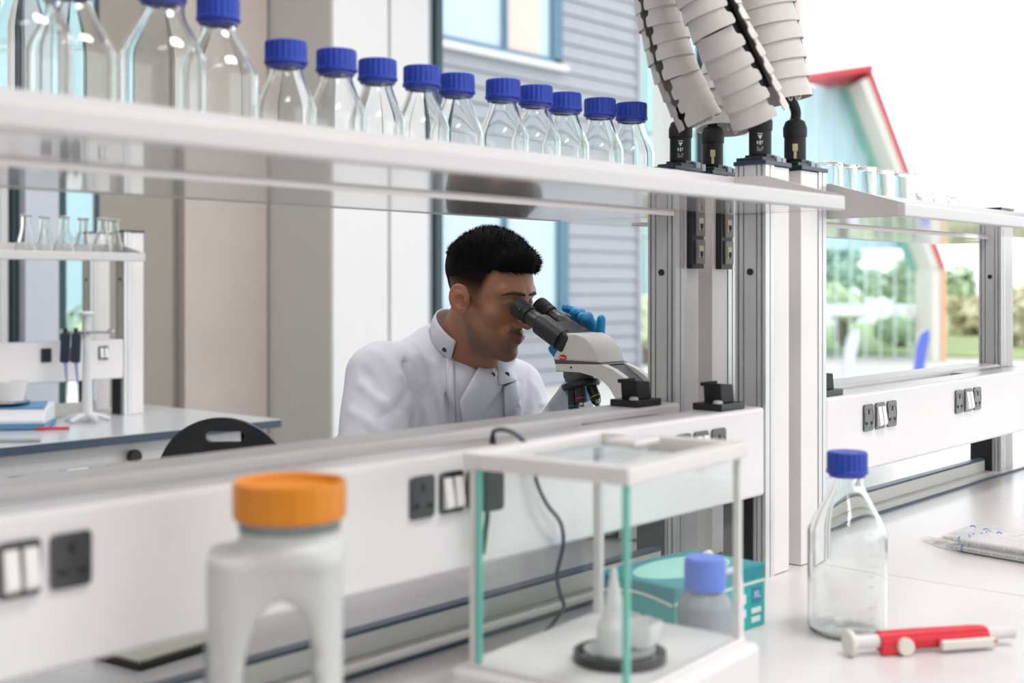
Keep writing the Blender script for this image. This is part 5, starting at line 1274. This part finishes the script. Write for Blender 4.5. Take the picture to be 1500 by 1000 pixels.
def head_sdf(q):
    f, l, u = q[..., 0], q[..., 1], q[..., 2]
    a = np.abs(l); m = np.stack([f, a, u], -1)     # mirrored
    d = s_ell(q, (-0.014, 0, 0.048), (0.097, 0.075, 0.083))
    d = smin(d, s_ell(q, (0.042, 0, 0.030), (0.055, 0.061, 0.080)), 0.02)
    d = smin(d, s_ell(q, (0.034, 0, -0.050), (0.055, 0.053, 0.055)), 0.02)
    d = smin(d, s_cap(m, (0.002, 0.056, -0.030), (0.068, 0.022, -0.090), 0.016, 0.015), 0.02)
    d = smin(d, s_ell(q, (0.080, 0, -0.094), (0.019, 0.024, 0.018)), 0.016)
    d = smin(d, s_sph(m, (0.060, 0.042, -0.012), 0.021), 0.02)
    d = smin(d, s_cap(m, (0.090, 0.010, 0.040), (0.072, 0.046, 0.040), 0.0105), 0.012)
    d = smax(d, -s_ell(m, (0.106, 0.032, 0.018), (0.020, 0.019, 0.013)), 0.012)
    d = smin(d, s_sph(m, (0.0795, 0.031, 0.017), 0.0130), 0.004)
    d = smin(d, s_cap(m, (0.091, 0.022, 0.0165), (0.083, 0.045, 0.0165), 0.0024), 0.004)
    d = smin(d, s_cap(q, (0.094, 0, 0.030), (0.118, 0, -0.016), 0.0085, 0.0105), 0.010)
    d = smin(d, s_sph(q, (0.119, 0, -0.020), 0.0105), 0.006)
    d = smin(d, s_ell(m, (0.104, 0.0135, -0.024), (0.012, 0.008, 0.008)), 0.005)
    d = smax(d, -s_sph(m, (0.110, 0.007, -0.033), 0.004), 0.003)
    d = smin(d, s_ell(q, (0.085, 0, -0.054), (0.020, 0.030, 0.022)), 0.014)
    d = smin(d, s_cap(m, (0.1060, 0, -0.0475), (0.0955, 0.024, -0.054), 0.0060, 0.0030), 0.005)
    d = smin(d, s_cap(m, (0.1040, 0, -0.0600), (0.0955, 0.021, -0.0565), 0.0068, 0.0034), 0.005)
    d = smax(d, -s_cap(m, (0.1155, 0, -0.0535), (0.100, 0.026, -0.0555), 0.0022, 0.0012), 0.003)
    return d
def ear_sdf(q):
    f, l, u = q[..., 0], q[..., 1], q[..., 2]
    a = np.abs(l)
    ca, sa = math.cos(0.22), math.sin(0.22)
    e = np.stack([(f + 0.010) * ca + u * sa, a - 0.0760 - 0.50 * (-(f + 0.004)), u * ca - (f + 0.010) * sa], -1)
    ear = s_ell(e, (0, 0, 0.002), (0.0205, 0.0080, 0.0315))
    ear = smin(ear, s_ell(e, (0.004, -0.002, -0.026), (0.010, 0.006, 0.010)), 0.006)
    # bowl of the ear, groove under the rim, ridge and the small flap in front
    ear = smax(ear, -s_ell(e, (0.005, 0.0100, -0.004), (0.0105, 0.0125, 0.0140)), 0.002)
    for p0, p1 in (((-0.0125, 0.0085, -0.010), (-0.0130, 0.0085, 0.012)), ((-0.0130, 0.0085, 0.012), (-0.004, 0.0080, 0.0235)), ((-0.004, 0.0080, 0.0235), (0.009, 0.0075, 0.0200))):
        ear = smax(ear, -s_cap(e, p0, p1, 0.0036), 0.002)
    return smin(ear, s_ell(e, (0.0145, 0.002, -0.004), (0.004, 0.006, 0.007)), 0.003)
NK0 = from_head((-0.022, 0, -0.030)); NK1 = C7 + np.array((0.005, -0.03, -0.06))
NF = pp(697, 545, 2.66)
def body_sdf(p):
    q = to_head(p)
    d = smin(head_sdf(q), ear_sdf(q), 0.004) * HS
    n = s_cap(p, NK0, NK1, 0.054, 0.062)
    n = smin(n, s_cap(p, from_head((0.030, 0, -0.075)), NF, 0.030, 0.034), 0.04)
    n = smin(n, s_cap(p, C7 + (0, 0, -0.08), PEL + (0, 0, 0.15), 0.07, 0.09), 0.05)
    return smin(d, n, 0.022)
lo = np.minimum(HO - 0.165, NF - 0.06); hi = HO + np.array((0.12, 0.21, 0.18)); lo[0] = HO[0] - 0.12; lo[2] = H - 0.33
v, f = surface_nets(body_sdf, lo, hi, 0.0021)
man = thing('person', 'person in a white lab coat with short black hair looking into the microscope', 'person', (PEL[0], PEL[1], 0))
M_SKIN = bpy.data.materials.new('skin'); M_SKIN.use_nodes = True
nt = M_SKIN.node_tree; pb = nt.nodes['Principled BSDF']
at_ = nt.nodes.new('ShaderNodeAttribute'); at_.attribute_name = 'tone'
ns = nt.nodes.new('ShaderNodeTexNoise'); ns.inputs['Scale'].default_value = 160; ns.inputs['Detail'].default_value = 3
mxn = nt.nodes.new('ShaderNodeMix'); mxn.data_type = 'RGBA'; mxn.blend_type = 'MULTIPLY'; mxn.inputs[0].default_value = 0.35
rp = nt.nodes.new('ShaderNodeMapRange'); rp.inputs[3].default_value = 0.6; rp.inputs[4].default_value = 1.25
tcn = nt.nodes.new('ShaderNodeTexCoord'); nt.links.new(tcn.outputs['Object'], ns.inputs['Vector']); nt.links.new(ns.outputs['Fac'], rp.inputs[0])
nt.links.new(at_.outputs['Alpha'], pb.inputs['Specular IOR Level']); nt.links.new(at_.outputs['Color'], mxn.inputs[6]); nt.links.new(rp.outputs[0], mxn.inputs[7]); nt.links.new(mxn.outputs[2], pb.inputs['Base Color'])
bpn = nt.nodes.new('ShaderNodeBump'); bpn.inputs['Strength'].default_value = 0.15; bpn.inputs['Distance'].default_value = 0.001; nt.links.new(ns.outputs['Fac'], bpn.inputs['Height']); nt.links.new(bpn.outputs[0], pb.inputs['Normal'])
pb.inputs['Roughness'].default_value = 0.48; pb.inputs['Subsurface Weight'].default_value = 0.06; pb.inputs['Subsurface Radius'].default_value = (0.01, 0.004, 0.002)
body = mesh_obj('body', v, f, M_SKIN, man)
sst = lambda x, a, b: (lambda t: t * t * (3 - 2 * t))(np.clip((x - a) / (b - a), 0, 1))
q = to_head(v); fq, lq, uq = q.T; aq = np.abs(lq)
skin = np.array((0.32, 0.142, 0.076))
col = np.repeat(skin[None], len(v), 0)
def blend(c, k): 
    global col
    k = np.clip(k, 0, 1)[:, None]; col = col * (1 - k) + np.array(c) * k
warm = np.exp(-((fq - 0.07) ** 2 + (uq + 0.01) ** 2 + (aq - 0.04) ** 2) / 0.0006); blend((0.36, 0.145, 0.085), warm * 0.5)
ear_m = sst(head_sdf(q), 0.0015, 0.005) * (ear_sdf(q) < 0.003) * (np.abs(uq) < 0.05) * (aq > 0.05); blend((0.42, 0.165, 0.10), ear_m * 0.7)
headm = uq > -0.13
# cropped hair at sides and back, fading down; sideburn; stubble
fr = 0.052 + 0.22 * (uq - 0.06)
front = sst(-fq, -0.052 - 0.30 * (uq - 0.05), -0.030 - 0.30 * (uq - 0.05))
side_h = sst(uq, -0.002, 0.050) ** 0.65 * front
back_h = sst(uq, -0.060, 0.025) ** 0.8 * sst(-fq, 0.030, 0.070)
hairm = np.clip(np.maximum(side_h, back_h), 0, 1) * (1 - ear_m); blend((0.008, 0.007, 0.007), hairm * 0.975)
burn = np.exp(-((fq - 0.018) / 0.012) ** 2) * sst(uq, -0.045, -0.03) * sst(-uq, -0.03, 0.0) * (aq > 0.045); blend((0.08, 0.05, 0.036), burn * 0.4)
jaw = sst(-uq, 0.030 + 0.0 * fq, 0.062) * sst(fq, -0.01, 0.012) * sst(-uq, -0.13, -0.115) * (1 - sst(-uq, 0.105, 0.135))
jaw = jaw * (1 - np.exp(-((fq - 0.062) ** 2 + (uq + 0.048) ** 2) / 0.0005) * 0.7); blend((0.075, 0.048, 0.036), jaw * 0.62)
mous = np.exp(-((uq + 0.040) / 0.006) ** 2) * (fq > 0.092) * (aq < 0.028); blend((0.06, 0.04, 0.032), mous * 0.6)
lip = np.exp(-((uq + 0.054) / 0.0085) ** 2) * sst(fq, 0.094, 0.100) * (aq < 0.026); blend((0.235, 0.075, 0.068), lip * 0.8)
lid = np.exp(-((uq - 0.0175) / 0.010) ** 2 - ((aq - 0.032) / 0.017) ** 2) * (fq > 0.07); blend((0.13, 0.065, 0.045), lid * 0.6)
ca_ = body.data.color_attributes.new('tone', 'FLOAT_COLOR', 'POINT')
ca_.data.foreach_set('color', np.concatenate([col, (0.5 * (1 - hairm))[:, None]], 1).astype(np.float32).ravel())

# hair: longer top combed forward
M_HAIR = mat('black_hair', (0.0065, 0.006, 0.0065), 0.7, noise=0.35, nscale=220, spec=0.06)
def hair_sdf(p):
    q = to_head(p); f, l, u = q[..., 0], q[..., 1], q[..., 2]
    base = s_ell(q, (-0.014, 0, 0.048), (0.097, 0.075, 0.083))
    base = smin(base, s_ell(q, (0.042, 0, 0.030), (0.055, 0.061, 0.080)), 0.02)
    uh = np.where(f > 0, 0.062 + 0.15 * f, 0.060 + 0.42 * f)
    S = np.clip((u - uh) / 0.070, -0.3, 1)
    th = 0.0245 * S * (0.55 + 0.45 * np.clip((f + 0.085) / 0.05, 0, 1)) + 0.0009 * np.sin(l * 260 + f * 190) * np.clip(S * 3, 0, 1)
    th = np.where(u < uh, 0.04 * (u - uh) / 0.045, th)
    d = base - th
    qf = s_cap(np.stack([f, np.abs(l), u], -1), (0.078, 0.0, 0.106), (0.064, 0.040, 0.098), 0.0235, 0.020)
    d = smin(d, qf, 0.02)
    # hairline cut above the forehead
    cut = (0.083 + 0.06 * (f - 0.09) - u)
    cutf = np.where(f > 0.045, cut, -1.0)
    d = np.maximum(d, np.where(f > 0.045, cutf, d))
    return d * HS
v, f = surface_nets(hair_sdf, HO + (-0.13, -0.17, -0.04), HO + (0.13, 0.17, 0.20), 0.0032)
hair = mesh_obj('hair', v, f, M_HAIR, man)
# short strands standing off the top
r = np.random.default_rng(3)
qh = to_head(v); ok = np.where((qh[:, 2] > 0.075))[0]
sel = r.choice(ok, 5200)
me_n = np.zeros((len(v), 3)); hair.data.vertices.foreach_get('normal', me_n.ravel()) if False else None
nn_ = np.array([n.vector[:] for n in hair.data.vertex_normals])
VV, FF = [], []
for i in sel:
    p0 = v[i] + r.normal(0, 0.001, 3); n = nn_[i]
    d = n * 0.75 + HF * r.uniform(0.25, 0.75) + HU * 0.15 + r.normal(0, 0.28, 3); d /= np.linalg.norm(d)
    L_ = r.uniform(0.005, 0.0115); a = np.cross(d, (0.3, 0.5, 0.8)); a /= np.linalg.norm(a); bb = np.cross(d, a)
    w_ = 0.0007; k = len(VV)
    p0 = p0 - d * 0.002
    VV += [p0 + a * w_, p0 - a * w_ * 0.5 + bb * w_ * 0.87, p0 - a * w_ * 0.5 - bb * w_ * 0.87, p0 + d * L_]
    FF += [(k, k + 1, k + 3), (k + 1, k + 2, k + 3), (k + 2, k, k + 3)]
st = mesh_obj('strands', VV, FF, M_HAIR, man); st['kind'] = 'stuff'
st.parent = hair; st.location = (0, 0, 0)
# eyebrows
def face_f(l, u):
    g = np.linspace(0.13, 0.02, 400); d = head_sdf(np.stack([g, np.full(400, l), np.full(400, u)], -1))
    return g[np.argmax(d < 0)]
BR = [np.array((face_f(l, u) + 0.0005, l, u)) for l, u in ((0.009, 0.0400), (0.020, 0.0410), (0.032, 0.0410), (0.043, 0.0385), (0.053, 0.0330))]
def brow_sdf(p):
    q = to_head(p); m = np.stack([q[..., 0], np.abs(q[..., 1]), q[..., 2]], -1)
    d = None
    for k in range(4):
        c = s_cap(m, BR[k], BR[k + 1], (0.0030, 0.0036, 0.0036, 0.0028, 0.0014)[k], (0.0036, 0.0036, 0.0028, 0.0014)[k])
        d = c if d is None else smin(d, c, 0.002)
    return d * HS
v, f = surface_nets(brow_sdf, HO + (-0.07, -0.13, -0.03), HO + (0.07, -0.05, 0.06), 0.0014)
mesh_obj('eyebrows', v, f, mat('eyebrow_hair', (0.035, 0.022, 0.016), 0.8, noise=0.3, nscale=400), man)

# ---- lab coat
sa_ = (LSH - RSH); sa_ /= np.linalg.norm(sa_)
up_ = C7 - PEL; up_ /= np.linalg.norm(up_); fw_ = np.cross(sa_, up_); fw_ /= np.linalg.norm(fw_); up_ = np.cross(fw_, sa_)
if fw_[1] > 0: fw_ = -fw_
CR = np.stack([sa_, fw_, up_])
SM = (RSH + LSH) / 2
def coat_base(p):
    q = (p - SM) @ CR.T
    d = s_ell(q, (0, 0.012, -0.165), (0.185, 0.128, 0.255))
    d = smin(d, s_box(q, (0, -0.005, -0.36), (0.185, 0.115, 0.22), 0.09), 0.08)
    d = smin(d, s_cap(p, C7 + (0, 0, -0.045), RSH + (0.03, 0.0, 0.0), 0.066, 0.064), 0.05)
    d = smin(d, s_cap(p, C7 + (0, 0, -0.045), LSH, 0.066, 0.058), 0.05)
    d = smin(d, s_cap(p, pp(684, 565, 2.625), pp(728, 575, 2.66), 0.052, 0.050), 0.05)
    d = smin(d, s_cap(p, RSH, REL, 0.071, 0.066), 0.035)
    d = smin(d, s_cap(p, REL, RWR, 0.064, 0.043), 0.03)
    d = smin(d, s_cap(p, LSH, LEL, 0.060, 0.058), 0.03)
    d2 = s_cap(p, LEL, LWR, 0.058, 0.040)
    d2 = smax(d2, ((p - LWR) @ ((LWR - LEL) / np.linalg.norm(LWR - LEL))) - 0.012, 0.004)
    d = smin(d, d2, 0.025)
    return d
def march(px, py, fn, z0=2.2, z1=3.2):
    o = V3(P(px, py, 1.0)) - np.array((0, 0, H)); d = o; t = z0
    for _ in range(140):
        p = np.array((0, 0, H)) + d * t
        s = float(fn(p[None])[0])
        if s < 0.0006: return p
        t += s * 0.8
        if t > z1: return np.array((0, 0, H)) + d * 2.62
    return p
FOLDS = []
def fold(pts, amp, wd):
    q = [march(px, py, coat_base) for px, py in pts]
    FOLDS.append((q, amp, wd))
fold([(566, 497), (596, 540), (611, 590), (613, 640)], -0.0065, 0.011)
fold([(545, 512), (585, 552), (604, 600)], 0.008, 0.013)
fold([(528, 562), (560, 590), (597, 632)], 0.011, 0.012)
fold([(512, 600), (545, 622), (575, 650)], 0.008, 0.012)
fold([(530, 540), (548, 560), (560, 580)], -0.007, 0.010)
fold([(592, 487), (612, 520), (622, 560)], 0.006, 0.010)
fold([(602, 560), (590, 590), (560, 610)], -0.006, 0.010)
fold([(620, 480), (640, 530), (648, 590), (650, 640)], 0.006, 0.013)
fold([(637, 540), (660, 600), (664, 640)], -0.008, 0.010)
fold([(662, 560), (672, 600), (690, 640)], 0.007, 0.010)
fold([(625, 590), (632, 640)], 0.007, 0.010)
fold([(775, 540), (772, 580), (768, 620)], -0.007, 0.010)
fold([(782, 560), (795, 590), (812, 606)], 0.006, 0.010)
fold([(760, 560), (766, 600)], 0.006, 0.010)
fold([(778, 600), (800, 597), (815, 603)], -0.006, 0.009)
fold([(705, 560), (708, 600), (706, 640)], 0.006, 0.010)
fold([(735, 580), (740, 620)], 0.006, 0.010)
def coat_sdf(p):
    d = coat_base(p)
    near = np.abs(d) < 0.04
    if near.any():
        pn = p[near]; add = np.zeros(len(pn))
        for pts, amp, wd in FOLDS:
            n_ = len(pts) - 1; best = np.full(len(pn), 9.0); sb = np.zeros(len(pn))
            for k_, (a, b) in enumerate(zip(pts, pts[1:])):
                ab = b - a; t = np.clip(((pn - a) @ ab) / (ab @ ab + 1e-9), 0, 1)
                dd = np.sqrt(((pn - a - t[:, None] * ab) ** 2).sum(-1))
                m_ = dd < best; best = np.where(m_, dd, best); sb = np.where(m_, (k_ + t) / n_, sb)
            add += 2.2 * amp * np.sin(PI * np.clip(0.06 + sb * 0.88, 0, 1)) ** 0.8 * np.exp(-(best / (wd * 0.68)) ** 2)
        x, y, z = pn.T
        add += 0.0012 * np.sin(38 * x + 21 * z + 3 * np.sin(17 * y)) * np.sin(29 * y - 33 * z + 2 * np.sin(23 * x))
        d[near] -= add
    # neck opening, hem
    d = smax(d, -s_cap(p, C7 + np.array((0.0, -0.040, -0.030)), C7 + np.array((0.0, -0.085, 0.12)), 0.064, 0.07), 0.012)
    d = np.maximum(d, (H - 0.80) - p[..., 2])
    return d
M_COAT = mat('lab_coat_cotton', (0.62, 0.63, 0.695), 0.75, noise=0.02, nscale=30, bump=0.12, bscale=900)
v, f = surface_nets(coat_sdf, (1.55, 1.45, H - 0.81), (2.33, 2.34, H - 0.02), 0.0056)
coat = mesh_obj('lab_coat', v, f, M_COAT, man)
coat.modifiers.new('smooth', 'SMOOTH').iterations = 2

def strip(name, rows, m, par, thick=0.0018, lab=None):
    """grid of points given as rows, turned into a thin sheet"""
    V = []; F = []
    n = len(rows[0])
    for r_ in rows: V += [tuple(p) for p in r_]
    for i in range(len(rows) - 1):
        for j in range(n - 1): F.append((i * n + j, i * n + j + 1, (i + 1) * n + j + 1, (i + 1) * n + j))
    o = mesh_obj(name, V, F, m, None)
    o.parent = par
    off = np.zeros(3); q_ = par
    while q_ is not None: off += np.array(q_.location); q_ = q_.parent
    o.location = tuple(-off)
    md = o.modifiers.new('thickness', 'SOLIDIFY'); md.thickness = thick; md.offset = 0
    return o
# stand collar, open at the throat
NB = pp(678, 507, 2.655)
ax_ = HO + np.array((0, 0.02, -0.02)) - NB; ax_ = ax_ / np.linalg.norm(ax_)
ax_ = ax_ * 0.75 + np.array((0, -0.15, 0.75)); ax_ /= np.linalg.norm(ax_)
rv = -V3(RV); e1 = rv - ax_ * (rv @ ax_); e1 /= np.linalg.norm(e1)
dvv = -V3(DV); e2 = dvv - ax_ * (dvv @ ax_) - e1 * (dvv @ e1); e2 /= np.linalg.norm(e2)
rows = []
for k in range(7):
    s = k / 6; row = []
    for phi in np.linspace(math.radians(72), math.radians(-165), 44):
        rr = 0.068 + 0.006 * math.sin(s * PI) + 0.004 * s
        lift = 0.018 * math.cos(phi) + 0.004
        row.append(NB + (math.cos(phi) * e1 + math.sin(phi) * e2) * rr + ax_ * (-0.016 + 0.050 * s + lift) + e2 * 0.0)
    rows.append(row)
strip('collar', rows, M_COAT, coat, 0.003)
def sheet(name, quad, nu, nv, lift, thick=0.0025, bulge=0.0):
    (a, b_, c, d) = quad
    rows = []
    for i in range(nu + 1):
        u = i / nu; row = []
        for j in range(nv + 1):
            w_ = j / nv
            px = (a[0] * (1 - u) + b_[0] * u) * (1 - w_) + (d[0] * (1 - u) + c[0] * u) * w_
            py = (a[1] * (1 - u) + b_[1] * u) * (1 - w_) + (d[1] * (1 - u) + c[1] * u) * w_
            p = march(px, py, coat_sdf)
            lf = lift(u, w_) if callable(lift) else lift
            row.append(p - V3(DV) * lf)
        rows.append(row)
    return strip(name, rows, M_COAT, coat, thick)
# turned-over front flap and collar tab with press studs
sheet('front_flap', [(714, 514), (674, 586), (682, 648), (738, 566)], 14, 8, lambda u, w_: 0.016 + 0.010 * math.sin(PI * w_) - 0.010 * w_)
sheet('front_flap', [(738, 566), (740, 640), (772, 640), (757, 556)], 10, 6, lambda u, w_: 0.010 + 0.008 * math.sin(PI * w_) * (1 - u))
sheet('collar_tab', [(721, 512), (731, 563), (757, 556), (754, 513)], 10, 8, lambda u, w_: 0.018 + 0.006 * math.sin(PI * w_))
sheet('placket', [(652, 500), (660, 648), (668, 648), (664, 506)], 16, 3, 0.0035)
M_STUD = mat('press_stud', (0.10, 0.10, 0.11), 0.3, metal=0.6, noise=0.05)
def stud(px, py, lift, fn=coat_sdf):
    p = march(px, py, fn) - V3(DV) * lift
    b = bm_new(); Md = Matrix.Translation(p) @ (-DV).to_track_quat('Z', 'Y').to_matrix().to_4x4()
    lathe(b, [(0, 0.0015), (0.0022, 0.0015), (0.0026, 0.0005), (0.0042, 0.0022), (0.0052, 0.0012), (0.0054, -0.001), (0, -0.001)], 20, Md); obj('press_stud', b, M_STUD, coat)
stud(654, 515, 0.003); stud(743, 547, 0.027); stud(722, 548, 0.020)
p = NB + (math.cos(math.radians(58)) * e1 + math.sin(math.radians(58)) * e2) * 0.0765 + ax_ * 0.016
b = bm_new(); Md = Matrix.Translation(p) @ Vector(e2 * 0.9 + e1 * 0.4).to_track_quat('Z', 'Y').to_matrix().to_4x4()
lathe(b, [(0, 0.0015), (0.0022, 0.0015), (0.0026, 0.0005), (0.0042, 0.0022), (0.0052, 0.0012), (0.0054, -0.001), (0, -0.001)], 20, Md); obj('press_stud', b, M_STUD, coat)

# ---- gloved hands
M_GLOVE = mat('nitrile_blue', (0.012, 0.29, 0.60), 0.38, noise=0.07, nscale=60, bump=0.1, bscale=400)
ox = lambda px, py, X: V3(onX(px, py, X))
def lhand(p):
    pc = ox(858, 512, 1.988)
    d = s_cap(p, LWR, LWR * 0.35 + pc * 0.65, 0.030, 0.027)
    d = smin(d, s_cap(p, ox(846, 512, 1.990), ox(868, 508, 1.990), 0.0165, 0.016), 0.016)
    d = smin(d, s_cap(p, ox(846, 534, 1.992), ox(860, 500, 1.990), 0.019, 0.017), 0.014)
    for ch_ in ([(849, 496, 1.988), (848, 470, 1.982), (840, 456, 1.968), (829, 451, 1.948)],
                [(858, 494, 1.990), (859, 470, 1.984), (852, 459, 1.968), (841, 457, 1.944)],
                [(866, 496, 1.990), (868, 474, 1.983), (862, 464, 1.966), (852, 464, 1.944)]):
        q = [ox(*c) for c in ch_]
        for k, (a, b_) in enumerate(zip(q, q[1:])): d = smin(d, s_cap(p, a, b_, 0.0105 - 0.0006 * k, 0.0099 - 0.0006 * k), 0.004)
    q = [ox(870, 502, 1.988), ox(879, 488, 1.975), ox(881, 467, 1.965)]
    d = smin(d, s_cap(p, q[0], q[1], 0.0115, 0.0100), 0.005); d = smin(d, s_cap(p, q[1], q[2], 0.0100, 0.0085), 0.003)
    q = [ox(842, 538, 1.982), ox(822, 524, 1.962), ox(810, 511, 1.950)]
    d = smin(d, s_cap(p, q[0], q[1], 0.0135, 0.0110), 0.008); d = smin(d, s_cap(p, q[1], q[2], 0.0108, 0.0092), 0.004)
    return d
c0 = ox(850, 510, 1.985)
v, f = surface_nets(lhand, c0 - (0.075, 0.10, 0.14), c0 + (0.085, 0.11, 0.10), 0.0022)
mesh_obj('glove', v, f, M_GLOVE, man)
def rhand(p):
    k = np.array((XS - 0.078, cn.y - 0.075, H - 0.36))
    d = s_cap(p, RWR, RWR * 0.3 + k * 0.7 + (-0.012, 0.01, 0.008), 0.027, 0.030)
    for j, (dz, ln) in enumerate(((0.030, 1.0), (0.012, 1.1), (-0.008, 1.0), (-0.026, 0.85))):
        a = k + np.array((-0.024, 0.030, dz * 0.9)); m_ = k + np.array((-0.012, -0.012 * ln, dz)); t_ = k + np.array((0.014, -0.024 * ln, dz * 0.8))
        d = smin(d, s_cap(p, a, m_, 0.0105, 0.0098), 0.004); d = smin(d, s_cap(p, m_, t_, 0.0096, 0.0082), 0.003)
    d = smin(d, s_cap(p, k + (-0.012, 0.045, 0.02), k + (0.012, 0.020, 0.030), 0.013, 0.010), 0.006)
    return d
c0 = (RWR + np.array((XS - 0.078, cn.y - 0.075, H - 0.36))) / 2
v, f = surface_nets(rhand, c0 - (0.10, 0.16, 0.11), c0 + (0.10, 0.13, 0.11), 0.003)
mesh_obj('glove', v, f, M_GLOVE, man)
# trousers and shoes below the bench
def legs(p):
    d = s_ell(p, PEL + (0, 0.01, 0.01), (0.17, 0.14, 0.12))
    for s_ in (-1, 1):
        hip = PEL + (s_ * 0.085, -0.02, -0.01); kn = np.array((PEL[0] + s_ * 0.13, 1.74, 0.62)); an = np.array((PEL[0] + s_ * 0.12, 1.80, 0.12))
        d = smin(d, s_cap(p, hip, kn, 0.085, 0.062), 0.04); d = smin(d, s_cap(p, kn, an, 0.06, 0.045), 0.03)
    return d
v, f = surface_nets(legs, (PEL[0] - 0.30, 1.62, 0.04), (PEL[0] + 0.30, 2.36, 0.86), 0.013)
mesh_obj('trousers', v, f, mat('dark_trousers', (0.03, 0.035, 0.05), 0.8, noise=0.1), man)
for s_ in (-1, 1):
    def shoe(p): 
        a = np.array((PEL[0] + s_ * 0.12, 1.84, 0.045)); b_ = a + (0, -0.17, -0.01)
        return smax(smin(s_cap(p, a, b_, 0.045, 0.035), s_cap(p, a, a + (0, -0.03, 0.09), 0.042, 0.05), 0.03), -p[..., 2], 0.004)
    v, f = surface_nets(shoe, (PEL[0] + s_ * 0.12 - 0.07, 1.58, -0.01), (PEL[0] + s_ * 0.12 + 0.07, 1.92, 0.20), 0.01)
    mesh_obj('shoe', v, f, M_BLACK, man)
stl = thing('lab_stool', 'black round lab stool under the seated person', 'stool', (PEL[0], PEL[1] + 0.02, 0))
sh_ = PEL[2] - 0.115
b = bm_new(); lathe(b, [(0, sh_ - 0.06), (0.17, sh_ - 0.06), (0.185, sh_ - 0.045), (0.185, sh_ - 0.015), (0.17, sh_), (0, sh_)], 36); obj('seat', b, M_BLACK, stl, local=True)
b = bm_new(); cyl(b, (0, 0, 0.05), (0, 0, sh_ - 0.06), 0.028, n=20); obj('column', b, M_STEEL, stl, local=True)
for k in range(5):
    a = 2 * PI * k / 5 + 0.3
    b = bm_new(); tube(b, [(0, 0, 0.08), (0.15 * math.cos(a), 0.15 * math.sin(a), 0.055), (0.27 * math.cos(a), 0.27 * math.sin(a), 0.016)], [0.025, 0.02, 0.016], n=8); obj('leg', b, M_BLACK, stl, local=True)
